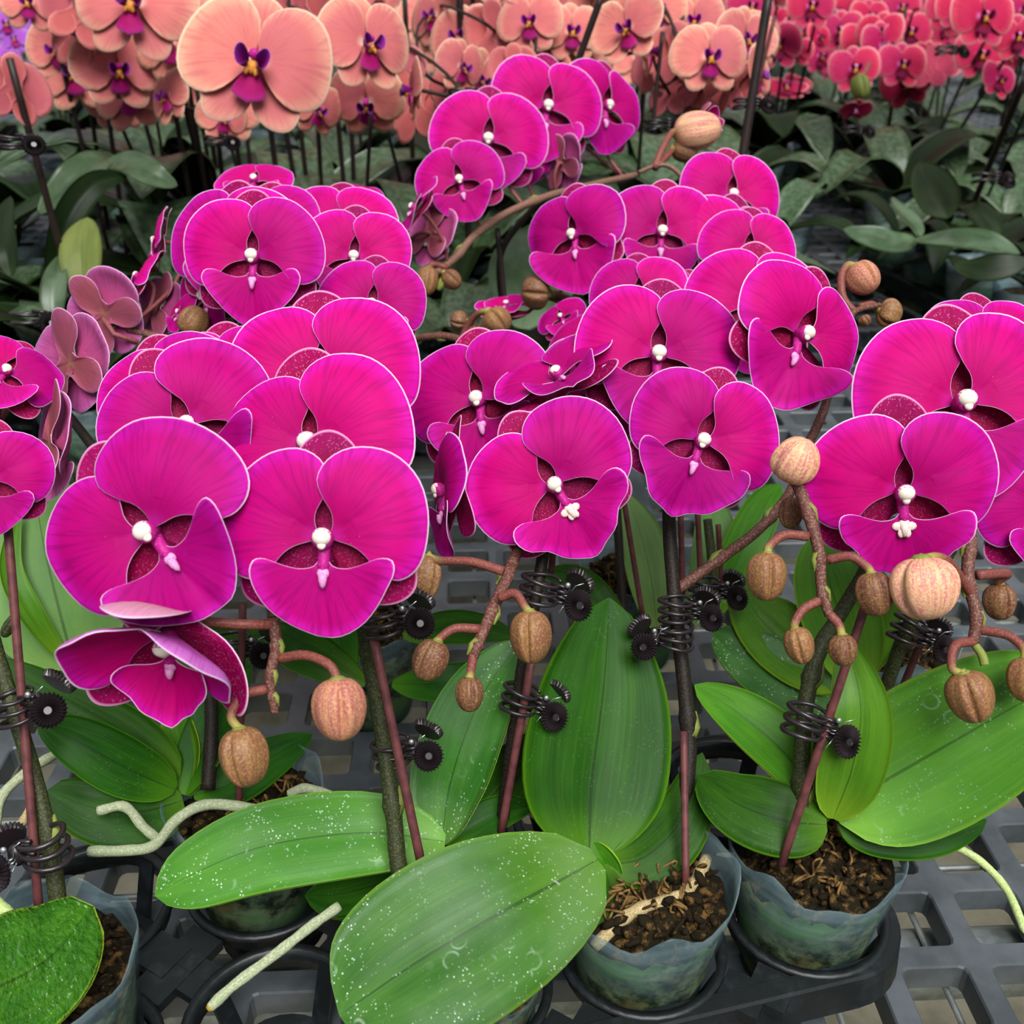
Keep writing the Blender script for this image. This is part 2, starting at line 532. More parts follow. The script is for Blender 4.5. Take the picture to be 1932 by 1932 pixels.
def pot_mats():
    k = N('pot_film_blue', 0.22, 0.5)
    p = k.obj()
    nz = k.noise(p, 30.0, 5.0, 0.65)
    st = k.new('ShaderNodeMapping')
    k.l.new(p, st.inputs[0])
    st.inputs['Scale'].default_value = (8, 8, 260)
    n2 = k.noise(st.outputs[0], 1.0, 3.0)
    sx = k.new('ShaderNodeSeparateXYZ')
    k.l.new(p, sx.inputs[0])
    col = k.mix(k.step(n2, 0.35, 0.7), srgb(118, 146, 154), srgb(160, 186, 192))
    k.base(col)
    k.bump(n2, 0.15, 0.001)
    tb = k.new('ShaderNodeBsdfTransparent')
    tb.inputs[0].default_value = (0.90, 0.96, 0.98, 1)
    mx = k.new('ShaderNodeMixShader')
    low = k.step(sx.outputs[2], 0.03, 0.078, 0.02, 0.26)
    fac = k.math('ADD', low, k.math('MULTIPLY', k.math('SUBTRACT', nz, 0.5), 0.35), clamp=True)
    k.put(mx.inputs[0], fac)
    k.l.new(tb.outputs[0], mx.inputs[1])
    k.l.new(k.b.outputs[0], mx.inputs[2])
    k.l.new(mx.outputs[0], k.out.inputs[0])
    k = N('pot_soil_mossy', 0.8, 0.2)
    p = k.obj()
    a = k.noise(p, 60.0, 5.0, 0.7)
    b = k.noise(p, 34.0, 3.0)
    col = k.mix(k.step(a, 0.38, 0.62), srgb(26, 34, 14), srgb(120, 124, 82))
    col = k.mix(k.step(b, 0.50, 0.66), col, srgb(82, 118, 38))
    col = k.mix(k.step(b, 0.44, 0.30), col, srgb(132, 108, 62))
    k.base(col)


pot_mats()

# ------------------------------------------------------------------ flower pieces (unit: flower width 1, x right, y up, z to the front)
US = (0.0005, 0.16, 0.32, 0.48, 0.62, 0.75, 0.86, 0.945, 1.0)
US_LOW = (0.001, 0.35, 0.65, 0.88, 1.0)


def bend(p, cup):
    """curl a flat flower forward (cup > 0) into a bowl"""
    if abs(cup) < 1e-4:
        return p
    x, y, z = p
    r = math.hypot(x, y)
    if r < 1e-6:
        return p
    R = 1.0 / cup
    a = r / R
    s = R * math.sin(a) / r
    nz = math.cos(a)
    k = math.sin(a) * z
    return (x * s - x / r * k, y * s - y / r * k, R * (1 - math.cos(a)) + z * nz)


def fan(outline, base, zf, nv=26, us=US, th=0.014, cup=0.0, front=0, back=1, center=None, reach=0.5):
    """a thin two-sided blade with the given outline; rings run from center (else base) to the edge.
    uv = direction and distance from the base, edge = 1 along the outline"""
    mb = MB()
    ol = catmull(outline, nv + 1)
    nu = len(us)
    cx, cy = center or base
    uvs = []
    for side in (0, 1):
        for j, (ox, oy) in enumerate(ol):
            v = j / nv
            for u in us:
                x = cx + (ox - cx) * u
                y = cy + (oy - cy) * u
                z = zf(x, y, u, v)
                if side:
                    z -= th * (1.0 - 0.65 * u ** 6)
                mb.v.append(bend((x, y, z), cup))
                if not side:
                    if center:
                        uvs.append(((math.atan2(y - base[1], abs(x - base[0]) if center[0] else x - base[0]) / math.pi + 1) % 2, math.hypot(x - base[0], y - base[1]) / reach))
                    else:
                        uvs.append((v, u))
    nb = (nv + 1) * nu
    area = 0.0
    for j in range(len(ol) - 1):
        area += (ol[j][0] - cx) * (ol[j + 1][1] - cy) - (ol[j + 1][0] - cx) * (ol[j][1] - cy)
    ccw = area > 0

    def quad(q, m, flip):
        if flip:
            q = q[::-1]
        mb.face(q, [uvs[i % nb] for i in q], m)
        mb.ed.extend([us[(i % nb) % nu] for i in q])
    pairs = [(j, j + 1) for j in range(nv)] + ([(nv, 0)] if center else [])
    for j, j2 in pairs:
        for i in range(nu - 1):
            q = (j * nu + i, j * nu + i + 1, j2 * nu + i + 1, j2 * nu + i)
            quad(q, front, not ccw)
            quad(tuple(nb + i_ for i_ in q), back, ccw)
        a, d = j * nu + nu - 1, j2 * nu + nu - 1
        quad((a, nb + a, nb + d, d), back, not ccw)
    return mb


def mirror(pts):
    return [(-x, y) for x, y in pts]


PET_BIG = [(.03, .022), (.044, .07), (.038, .125), (.0, .195), (-.026, .285), (.02, .375), (.12, .428), (.25, .42), (.36, .365), (.45, .265),
           (.497, .13), (.498, -.01), (.466, -.115), (.41, -.175), (.345, -.198), (.285, -.178), (.238, -.130), (.19, -.072), (.135, -.036), (.07, -.016), (.03, .0)]
PET_STD = [(.02, .03), (.0, .12), (.01, .25), (.08, .35), (.19, .395), (.32, .365), (.43, .275), (.492, .14), (.5, 0), (.465, -.13), (.385, -.225),
           (.27, -.255), (.17, -.205), (.09, -.11), (.03, -.02)]
LIP_BIG = [(.020, -.10), (.05, -.134), (.11, -.143), (.17, -.130), (.225, -.108), (.275, -.092), (.325, -.102), (.342, -.16), (.312, -.24), (.257, -.325),
           (.18, -.40), (.09, -.455), (.0, -.478)]
LIP_BIG = LIP_BIG + mirror(LIP_BIG[:-1])[::-1]


def sepal_outline(ang, length, width, n=16):
    a = math.radians(ang)
    ax, ay = math.cos(a), math.sin(a)
    out = []
    for i in range(n + 1):
        t = i / n
        # from one side of the base round the tip to the other: along = 0..1..0
        al = 1 - abs(2 * t - 1)
        alon = 0.04 + 0.96 * math.sin(al * math.pi / 2) ** 1.0
        wid = width * 0.5 * max(0.0, math.sin(math.pi * min(1.0, alon) ** 1.35)) ** 0.52
        wid = max(wid, width * 0.36 * (1 - alon) ** .5 if alon < .5 else 0)
        sg = 1 if t < 0.5 else -1
        s = length * alon
        out.append((ax * s + ay * wid * sg, ay * s - ax * wid * sg))
    return out


def big_flower(seed, ls=1.0, rs=1.0, lip=1.0, cup=0.0, ruffle=0.5, lipx=0.0, lipcurl=0.0, notch=0.0, low=False, mats=None, nv=30):
    """the pieces of a round magenta bloom with a petal-like lip: list of (name, mesh)"""
    rng = random.Random(seed)
    us = US_LOW if low else US
    P, PB, S, SB, L = mats or (MAG, MAGB, MAGS, MAGSB, MAGL)
    out = []
    for nm, ang, ln, wd in (('dorsal_sepal', 90 + rng.uniform(-4, 4), .52, .34), ('lateral_sepal', -36 + rng.uniform(-4, 4), .49, .32), ('lateral_sepal', 216 + rng.uniform(-4, 4), .49, .32)):
        ph = rng.uniform(0, 6)
        a = math.radians(ang)
        def zs(x, y, u, v, a=a, ph=ph):
            t = -x * math.sin(a) + y * math.cos(a)
            return -0.035 - 0.05 * u * u + 1.3 * t * t * (1 if cup <= 0 else .3) + 0.008 * math.sin(9 * v + ph) * u
        mb = fan(sepal_outline(ang, ln, wd), (0, 0), zs, nv=32, us=us, cup=cup * 0.9)
        out.append((nm, mb.mesh(nm, [S, SB])))
    for sg, sc in ((-1, ls), (1, rs)):
        pts = []
        j1, j2, j3 = rng.uniform(-.02, .02), rng.uniform(-.02, .02), rng.uniform(0, 6)
        for i, (x, y) in enumerate(PET_BIG):
            w = math.sin(math.pi * i / (len(PET_BIG) - 1))
            k = 1 + w * (0.025 * math.sin(i * 0.9 + j3) + j1)
            pts.append((sg * x * k * sc, y * (k + j2 * w) * sc))
        ph = rng.uniform(0, 6.3)
        rf = ruffle * rng.uniform(0.7, 1.3)
        tip = rng.uniform(-0.03, 0.05)
        def zp(x, y, u, v, sg=sg, ph=ph, rf=rf, tip=tip):
            u = min(1.0, math.hypot(x - .02 * sg, y) / 0.46)
            v = (math.atan2(y, abs(x) + .03) + 0.8) / 2.4
            z = 0.012 * sg + 0.075 * math.sin(math.pi * u * 0.8) - 0.085 * u * u * (0.7 + tip * 6)
            z += rf * 0.022 * u * u * math.sin(v * 10.5 + ph) + rf * 0.010 * u ** 3 * math.sin(v * 25 + ph * 2)
            z -= 0.10 * max(0.0, abs(x) - 0.30) ** 1.5
            z -= 0.020 * math.exp(-((v - 0.52) / 0.05) ** 2) * u * (1 - u)
            return z
        mb = fan(pts, (0.02 * sg, 0), zp, nv=nv, us=us, cup=cup, center=(.13 * sg * sc, .09 * sc))
        out.append(('petal', mb.mesh('petal', [P, PB])))
    pts = []
    ph = rng.uniform(0, 6.3)
    for i, (x, y) in enumerate(LIP_BIG):
        w = math.sin(math.pi * i / (len(LIP_BIG) - 1))
        k = (1 + w * 0.03 * math.sin(i * 1.3 + ph)) * lip
        if notch and abs(x) < 0.2 and y < -.3:
            k *= 1 - notch * 0.13 * (0.5 + 0.5 * math.cos(x * 34 + ph))
        if notch and abs(abs(x) - 0.25) < 0.04 and y < -0.2:
            k *= 1 - notch * 0.10
        pts.append((x * k, -0.08 + (y + 0.08) * k))
    rf = ruffle
    def zl(x, y, u, v):
        u = min(1.0, math.hypot(x, y + .06) / 0.40)
        v = math.atan2(x, -(y + .04)) / 3.0 + .5
        z = 0.045 + 0.30 * abs(x) ** 1.6 * (1 + lipcurl * 3) - 0.05 * u * u * math.cos(math.pi * (v - .5)) - 0.02 * math.exp(-(x / .03) ** 2) * u
        z += rf * 0.034 * u * u * math.sin(v * 15 + ph) + lipx * x * 0.9
        return z
    mb = fan(pts, (0, -0.095), zl, nv=nv, us=us, cup=cup, center=(0, -0.24), reach=.4)
    out.append(('lip', mb.mesh('lip', [L, PB])))
    mb = MB()
    mb.tube([bend(p, cup) for p in ((0, -.008, -.01), (0, -.002, .03), (0, .0, .06), (0, -.004, .088), (0, -.012, .098))], [.046, .044, .054, .050, .020], 12)
    mb.tube([bend(p, cup) for p in ((0, -.02, .0), (0, -.07, .02), (0, -.13, .042), (0, -.165, .046))], [.034, .030, .030, .012], 8)
    out.append(('column', mb.mesh('column', COLM)))
    mb = MB()
    mb.ball(bend((0, .008, .082), cup), .047, .043, .036, nu=14, nv=8)
    mb.ball(bend((0, -.030, .090), cup), .022, .024, .014, nu=10, nv=6)
    out.append(('anther_cap', mb.mesh('anther_cap', CAPM)))
    mb = MB()
    mb.ball(bend((0, -.165, .050), cup), .030, .030, .015, nu=12, nv=6)
    mb.tube([bend(p, cup) for p in ((0, -.17, .058), (0, -.20, .062), (0, -.222, .060), (0, -.236, .056))], [.023, .020, .014, .004], 8)
    for sg in ((-1, 1) if notch > .6 else ()):
        mb.ball(bend((sg * .034, -.178, .050), cup), .032, .026, .009, nu=10, nv=5)
        mb.ball(bend((sg * .018, -.215, .056), cup), .018, .026, .009, nu=10, nv=5)
    out.append(('lip_callus', mb.mesh('lip_callus', CALS if notch > 0.6 else CALM)))
    return out


STD_CACHE = {}


def std_flower(kind, variant, low=True):
    """a moth orchid bloom: two broad petals, three sepals and a small three-lobed lip; meshes are shared"""
    key = (kind, variant, low)
    if key in STD_CACHE:
        return STD_CACHE[key]
    rng = random.Random(variant * 17 + len(kind))
    P, PB, L, M_ = {'coral': (COR, CORB, CLIP_, CMID), 'red': (RED, REDB, RLIP, RLIP), 'purple': (PUR, PUR, CLIP_, CMID)}[kind]
    us = US_LOW if low else US
    nv = 15 if low else 28
    cup = (0.0, 0.9, -0.5)[variant % 3]
    out = []
    for nm, ang, ln, wd in (('dorsal_sepal', 90, .46, .33), ('lateral_sepal', -56, .47, .30), ('lateral_sepal', 236, .47, .30)):
        def zs(x, y, u, v):
            return -0.03 - 0.06 * u * u + 0.05 * u
        mb = fan(sepal_outline(ang + rng.uniform(-5, 5), ln, wd), (0, 0), zs, nv=12 if low else 20, us=us, cup=cup)
        out.append((nm, mb.mesh(nm, [P, PB])))
    for sg in (-1, 1):
        ph = rng.uniform(0, 6)
        pts = [(sg * x * (1 + .035 * math.sin(i * .9 + ph)), y * (1 + .05 * math.sin(i * .7 + ph))) for i, (x, y) in enumerate(PET_STD)]
        def zp(x, y, u, v, ph=ph, sg=sg):
            u = min(1.0, math.hypot(x, y) / 0.46)
            return 0.012 * sg + 0.06 * math.sin(math.pi * u * .75) - 0.07 * u * u + 0.035 * u * u * math.sin(v * 9 + ph)
        mb = fan(pts, (0.02 * sg, 0), zp, nv=nv, us=us, cup=cup)
        out.append(('petal', mb.mesh('petal', [P, PB])))
    mb = fan([(.025, -.05), (.05, -.10), (.075, -.155), (.115, -.215), (.085, -.255), (.03, -.275), (0, -.29), (-.03, -.275), (-.085, -.255), (-.115, -.215), (-.075, -.155), (-.05, -.10), (-.025, -.05)],
             (0, -.04), lambda x, y, u, v: 0.06 + 0.10 * u - 0.9 * x * x - 0.10 * u * u, nv=14, us=us)
    out.append(('lip', mb.mesh('lip', [M_, L])))
    for sg in (-1, 1):
        mb = fan([(sg * .02, -.035), (sg * .055, .015), (sg * .09, .022), (sg * .112, -.02), (sg * .10, -.085), (sg * .065, -.115), (sg * .025, -.075)], (sg * .03, -.05),
                 lambda x, y, u, v: 0.05 + 0.15 * u ** 1.4, nv=12, us=us)
        out.append(('lip_side_lobe', mb.mesh('lip_side_lobe', [L, L])))
    mb = MB()
    mb.tube([(0, .01, -.01), (0, .02, .06), (0, .005, .12)], [.03, .03, .036], 7)
    mb.ball((0, 0, .125), .036, .036, .03, nu=8, nv=6)
    out.append(('column', mb.mesh('column', CALM if kind != 'coral' else COLM)))
    mb = MB()
    mb.ball((0, -.075, .10), .04, .05, .035, nu=8, nv=6)
    mb.ball((.03, -.11, .12), .016, .03, .016, nu=6, nv=5)
    mb.ball((-.03, -.11, .12), .016, .03, .016, nu=6, nv=5)
    out.append(('lip_callus', mb.mesh('lip_callus', CALO)))
    STD_CACHE[key] = out
    return out


JOIN_CACHE = {}


def std_joined(kind, variant):
    key = (kind, variant)
    if key not in JOIN_CACHE:
        mb, mats = MB(), []
        for nm, me in std_flower(kind, variant, True):
            b0 = len(mb.v)
            mb.v.extend([tuple(v.co) for v in me.vertices])
            uvs = me.uv_layers[0].data
            ed = me.uv_layers[1].data if len(me.uv_layers) > 1 else None
            for p in me.polygons:
                m = me.materials[p.material_index]
                if m not in mats:
                    mats.append(m)
                mb.face(tuple(b0 + i for i in p.vertices), [tuple(uvs[l].uv) for l in p.loop_indices], mats.index(m))
                mb.ed.extend([ed[l].uv[0] for l in p.loop_indices] if ed else [0.0] * len(p.vertices))
        JOIN_CACHE[key] = mb.mesh('flower', mats)
    return JOIN_CACHE[key]


def frame(px, py, zc, W, roll, yaw, pitch):
    """place a flower: yaw > 0 faces to the right, pitch > 0 upward, roll > 0 counter-clockwise"""
    y, p = math.radians(yaw), math.radians(pitch)
    n = -FV * math.cos(y) * math.cos(p) + RV * math.sin(y) * math.cos(p) + UV_ * math.sin(p)
    n.normalize()
    up = UV_ - n * UV_.dot(n)
    if up.length < 0.2:
        up = FV - n * FV.dot(n)
    up.normalize()
    up = Quaternion(n, math.radians(roll)) @ up
    x = up.cross(n)
    M = Matrix((x, up, n)).transposed().to_4x4()
    return Matrix.Translation(at(px, py, zc)) @ M @ Matrix.Scale(W, 4)


class Plant:
    """a potted orchid: an Empty at the foot that parents pot, leaves, stems, flowers, buds and roots"""

    def __init__(s, label, base, group=None, name='potted_orchid', cat='orchid'):
        s.o = thing(name, label, cat, base, group)
        s.b = Vector(base)
        s.inv = Matrix.Translation(-s.b)
        s.r = []

    def loc(s, p):
        return Vector(p) - s.b

    def part(s, name, mb, mats, label=None):
        o = link(name, mb.mesh(name, mats), s.o)
        if label:
            o['label'] = label
        return o

    def stem(s, pts, r0, r1, mat, name='flower_stem', n=None, segs=10, nodes=(), rach=True, wob=0.0004):
        P = [at(*p) for p in pts]
        n = n or len(P) * 6
        q = [Vector(x) for x in catmull(P, n)]
        mb = MB()
        rng = random.Random(len(s.r) + n)
        rad = []
        for i in range(n):
            t = i / (n - 1)
            r = lerp(r0, r1, t) * (1 + rng.uniform(-.03, .03))
            for k in nodes:
                r *= 1 + 0.28 * math.exp(-((t - k) / 0.018) ** 2)
            rad.append(r)
        mb.tube([s.loc(p) for p in q], rad, segs)
        o = s.part(name, mb, mat)
        for k in nodes:
            i = min(n - 2, int(k * (n - 1)))
            d = (q[i + 1] - q[i]).normalized()
            m2 = MB()
            r = lerp(r0, r1, k)
            sd = d.cross(-FV).normalized() * (1 if rng.random() < .5 else -1)
            m2.tube([s.loc(q[i] - d * r * .8 + sd * r * .2), s.loc(q[i] + sd * r * .9 + d * r * .3), s.loc(q[i] + sd * r * 1.15 + d * r * 2.2)], [r * .95, r * .75, r * .12], 8)
            b = link('bract', m2.mesh('bract', STEMG), o)
        if rach:
            s.r.extend(q)
        return o

    def pedicel(s, fl, M, mat=None, r=0.0013, droop=0.25):
        if not s.r:
            return
        c = M.translation
        W = M.to_scale()[0]
        n = (M.to_3x3() @ Vector((0, 0, 1))).normalized()
        p0 = c - n * W * 0.03
        q = min(s.r, key=lambda x: (x - p0).length)
        d = (q - p0).length
        if d < 0.004 or d > 0.2:
            return
        mid = p0.lerp(q, 0.45) - n * d * droop
        pts = catmull([p0, p0 - n * d * 0.22, mid, q], 12)
        I = M.inverted()
        mb = MB()
        mb.tube([I @ Vector(p) for p in pts], [r / W * (1.1 - .2 * i / 11) for i in range(12)], 7)
        link('pedicel', mb.mesh('pedicel', mat or PEDR), fl)

    def flower(s, px, py, wpx, zc, roll=0, yaw=0, pitch=0, ped=True, **kw):
        W = wpx * zc / F
        M = frame(px, py, zc, W, roll, yaw, pitch)
        fl = bpy.data.objects.new('flower', None)
        fl.empty_display_size = 0.1
        COL.objects.link(fl)
        fl.parent = s.o
        fl.matrix_basis = s.inv @ M
        for nm, me in big_flower(int(px * 7 + py * 3), nv=56 if wpx > 230 else 34, **kw):
            link(nm, me, fl)
        if ped:
            s.pedicel(fl, M)
        return fl

    def std(s, kind, px, py, wpx, zc, roll=0, yaw=0, pitch=0, variant=None, low=True, ped=True, M=None, joined=False):
        W = wpx * zc / F
        if M is None:
            M = frame(px, py, zc, W, roll, yaw, pitch)
        if joined:
            return link('flower', std_joined(kind, variant if variant is not None else random.randrange(3)), s.o, s.inv @ M)
        fl = bpy.data.objects.new('flower', None)
        fl.empty_display_size = 0.1
        COL.objects.link(fl)
        fl.parent = s.o
        fl.matrix_basis = s.inv @ M
        v = variant if variant is not None else random.randrange(3)
        for nm, me in std_flower(kind, v, low):
            link(nm, me, fl)
        if ped:
            s.pedicel(fl, M, STEMB, 0.0016)
        return fl

    def bud(s, px, py, w, h, zc, ang=-90, ped=None, mat=None, ph=0.0, tilt=0.0, open_=0.0):
        """ang: where the tip points in the picture"""
        a = math.radians(ang)
        ax = (RV * math.cos(a) + UV_ * math.sin(a)) * math.cos(tilt) - FV * math.sin(tilt)
        ax.normalize()
        sx = ax.cross(-FV).normalized()
        fr = sx.cross(ax)
        W, Hh = w * zc / F * 0.5, h * zc / F * 0.5
        c = at(px, py, zc)
        mb = MB()
        nu, nv = 72, 16
        grooves = [ph + 1.57, ph + 1.57 + 2.2, ph + 1.57 - 2.0]
        for j in range(nv + 1):
            t = math.pi * j / nv
            for i in range(nu):
                th = 2 * math.pi * i / nu
                g = 1.0
                for q in grooves:
                    d = (th - q + math.pi) % (2 * math.pi) - math.pi
                    g -= 0.26 * math.exp(-(d / 0.11) ** 2) * math.sin(t) ** .5
                    g += 0.05 * math.exp(-((abs(d) - .34) / 0.2) ** 2)
                g *= 1 + 0.02 * math.cos(6 * th + ph)
                rr = math.sin(t) ** 0.80 * g * (1 + 0.10 * math.cos(t))
                zz = math.cos(t)
                p = c + (sx * math.cos(th) + fr * math.sin(th)) * W * rr - ax * Hh * zz
                mb.v.append(s.loc(p))
        for j in range(nv):
            for i in range(nu):
                i2 = (i + 1) % nu
                b = [(i / nu, j / nv), ((i + 1) / nu, j / nv), ((i + 1) / nu, (j + 1) / nv), (i / nu, (j + 1) / nv)]
                mb.face((j * nu + i, j * nu + i2, (j + 1) * nu + i2, (j + 1) * nu + i), b)
        o = s.part('bud', mb, mat or BUD)
        if ped:
            P = [at(*p) for p in ped] + [c - ax * Hh * 0.93]
            q = catmull(P, 16)
            m2 = MB()
            r0 = 0.0017 * (zc / 0.4) ** .5
            m2.tube([s.loc(p) for p in q], [lerp(r0 * 1.15, r0 * 0.95, i / 15) + (r0 * .5 if i == 15 else 0) for i in range(16)], 9)
            link('pedicel', m2.mesh('pedicel', PED), o)
            m3 = MB()
            m3.ball(s.loc(c - ax * Hh * 0.95), W * .34, W * .34, W * .16, M=ax.to_track_quat('Z', 'Y').to_matrix(), nu=10, nv=5)
            link('receptacle', m3.mesh('receptacle', STEMG), o)
        return o

    def leaf(s, spine, wpx, normal=(0, -.35, .94), mat=None, fold=0.12, prof=(0.9, 0.62), basew=0.16, asym=1.0, wave=0.0, back=None, curl=0.0, world=False, nl=20, name='leaf', maxw=0.09, thick=0.0016):
        P = [Vector(p) if world else at(*p) for p in spine]
        q = [Vector(x) for x in catmull(P, nl)]
        nh = Vector(normal).normalized()
        mid = q[len(q) // 2]
        tm = (q[len(q) // 2 + 1] - q[len(q) // 2 - 1]).normalized()
        sm = nh.cross(tm).normalized()
        if world:
            hw = wpx * 0.5
        else:
            a, b = proj(mid), proj(mid + sm * 0.01)
            tpx = proj(mid + tm * 0.01)
            tx, ty = tpx[0] - a[0], tpx[1] - a[1]
            tl = math.hypot(tx, ty) or 1
            # what counts in the picture is the part of the side vector across the spine
            cr = abs((b[0] - a[0]) * ty - (b[1] - a[1]) * tx) / tl
            hw = min(maxw * .5, 0.01 * (wpx * 0.5) / max(cr, 1e-3))
        nw = 5
        mb = MB()
        rows = 2 * nw + 1
        rng = random.Random(int(wpx * 1000) + nl)
        ph = rng.uniform(0, 6)
        for side in (0, 1):
            for i, p in enumerate(q):
                t = i / (nl - 1)
                tg = (q[min(i + 1, nl - 1)] - q[max(i - 1, 0)]).normalized()
                sv = nh.cross(tg)
                sv = sv.normalized() if sv.length > 1e-4 else sm
                nn = tg.cross(sv).normalized()
                w = math.sin(math.pi * min(1.0, max(0.0, t)) ** prof[0])
                w = max(w, 0.0) ** prof[1]
                w = max(w, basew * (1 - t) ** 2 + (0.012 if t > .5 else 0))
                for j in range(rows):
                    x = (j - nw) / nw
                    hh = hw * (asym if x > 0 else 1.0)
                    f = fold * (0.35 + 0.65 * (1 - t)) * abs(x) ** 1.3 - 0.06 * math.exp(-(x / 0.10) ** 2) * (1 - .6 * t) - curl * abs(x) ** 3
                    f += wave * math.sin(t * 11 + ph + x * 2) * abs(x)
                    pt = p + sv * (x * hh * w) + nn * (f * hw * w)
                    if side:
                        pt = pt - nn * thick
                    mb.v.append(s.loc(pt))
        nb = nl * rows
        for i in range(nl - 1):
            for j in range(rows - 1):
                a, b = i * rows + j, i * rows + j + 1
                c, d = b + rows, a + rows
                uv = [(j / (rows - 1), i / (nl - 1)), ((j + 1) / (rows - 1), i / (nl - 1)), ((j + 1) / (rows - 1), (i + 1) / (nl - 1)), (j / (rows - 1), (i + 1) / (nl - 1))]
                mb.face((d, c, b, a), uv[::-1], 0)
                mb.face((nb + a, nb + b, nb + c, nb + d), uv, 1)
            for j in (0, rows - 1):
                a, d = i * rows + j, (i + 1) * rows + j
                t0 = (j / (rows - 1), i / (nl - 1))
                mb.face((a, nb + a, nb + d, d) if j else (d, nb + d, nb + a, a), [t0] * 4, 0)
        return s.part(name, mb, [mat or LF, back or LF_BACK])

    def root(s, pts, r, mat=None, world=False, name='aerial_root', r1=None):
        P = [Vector(p) if world else at(*p) for p in pts]
        n = len(P) * 7
        q = catmull(P, n)
        rng = random.Random(n + int(r * 1e6))
        mb = MB()
        mb.tube([s.loc(p) for p in q], [lerp(r, r1 or r, i / (n - 1)) * (1 + .10 * math.sin(i * .9) * rng.random()) * (0.55 if i == n - 1 else 1) for i in range(n)], 9)
        return s.part(name, mb, mat or ROOT)

    def pot(s, top, R, h=0.072, seed=0, low=False, chips=26):
        """clear film pot; top = centre of its rim"""
        rng = random.Random(seed)
        nu, nv = (20, 4) if low else (48, 9)
        mb = MB()
        top = Vector(top)
        for side in (0, 1):
            for j in range(nv + 1):
                t = j / nv
                for i in range(nu):
                    a = 2 * math.pi * i / nu
                    r = R * lerp(0.72, 1.0, t) - side * 0.0007
                    r *= 1 + 0.02 * math.sin(3 * a + seed) * t + 0.012 * math.sin(7 * a + 2 * seed) * t * t
                    z = -h + h * t + (0.0035 * math.sin(4 * a + seed) + 0.0022 * math.sin(9 * a + seed * 2)) * t ** 4
                    mb.v.append(s.loc(top + Vector((r * math.cos(a), r * math.sin(a), z))))
        nb = (nv + 1) * nu
        for j in range(nv):
            for i in range(nu):
                i2 = (i + 1) % nu
                a, b, c, d = j * nu + i, j * nu + i2, (j + 1) * nu + i2, (j + 1) * nu + i
                mb.face((a, b, c, d))
                mb.face((nb + d, nb + c, nb + b, nb + a))
        for i in range(nu):
            i2 = (i + 1) % nu
            mb.face((nv * nu + i, nv * nu + i2, nb + nv * nu + i2, nb + nv * nu + i))
        mb.face(tuple(reversed(range(nu))))
        p = s.part('pot', mb, MATS['pot_film_blue'])
        m2 = MB()
        fill = 0.80
        for j in range(5):
            t = j / 4
            for i in range(nu):
                a = 2 * math.pi * i / nu
                r = R * lerp(0.72, 0.72 + .28 * fill, t) * 0.965
                m2.v.append(s.loc(top + Vector((r * math.cos(a), r * math.sin(a), -h * .985 + h * fill * t + (rng.uniform(-.003, .003) if j == 4 else 0)))))
        for j in range(4):
            for i in range(nu):
                i2 = (i + 1) % nu
                m2.face((j * nu + i, j * nu + i2, (j + 1) * nu + i2, (j + 1) * nu + i))
        m2.face(tuple(reversed(range(nu))))
        cidx = len(m2.v)
        m2.v.append(s.loc(top + Vector((0, 0, -h * (1 - fill) + .004))))
        for i in range(nu):
            m2.face((4 * nu + i, 4 * nu + (i + 1) % nu, cidx), None, 1)
        link('potting_mix', m2.mesh('potting_mix', [MATS['pot_soil_mossy'], BARK]), p)
        if not low:
            m3 = MB()
            for k in range(chips * 9):
                a, rr = rng.uniform(0, 6.283), R * 0.83 * math.sqrt(rng.random())
                c = top + Vector((rr * math.cos(a), rr * math.sin(a), -h * (1 - fill) + rng.uniform(.0, .006)))
                q = Quaternion((rng.uniform(-1, 1), rng.uniform(-1, 1), rng.uniform(-1, 1)), rng.uniform(0, 3)).to_matrix()
                m3.ball(s.loc(c), rng.uniform(.0015, .0055), rng.uniform(.001, .003), rng.uniform(.0008, .0022), q, 6, 4)
            o = link('bark_chips', m3.mesh('bark_chips', BARK), p)
            o['kind'] = 'stuff'
            for k in range(14):
                m4 = MB()
                a, rr = rng.uniform(0, 6.283), R * 0.5 * math.sqrt(rng.random())
                c = top + Vector((rr * math.cos(a), rr * math.sin(a), -h * (1 - fill) + .006))
                pts = []
                for t in range(6):
                    pts.append(s.loc(c + Vector((rng.uniform(-.005, .005), rng.uniform(-.005, .005), rng.uniform(-.004, .004)))))
                m4.tube(catmull(pts, 18), 0.0006, 5)
                link('moss_strand', m4.mesh('moss_strand', BARKC), p)
        return p


# ------------------------------------------------------------------ stakes and clips
def stake(p0, p1, r, label, mat=None, group=None, bow=0.0):
    a, b = Vector(p0), Vector(p1)
    mb = MB()
    mid = a.lerp(b, .5) + Vector((bow, 0, 0))
    pts = catmull([a, mid, b], 9)
    mb.tube([Vector(p) - a for p in pts], r, 8)
    o = link('support_stake', mb.mesh('support_stake', mat or STAKE))
    o.location = a
    return tag(o, label, 'stake', group)


CLIP_MESH = {}


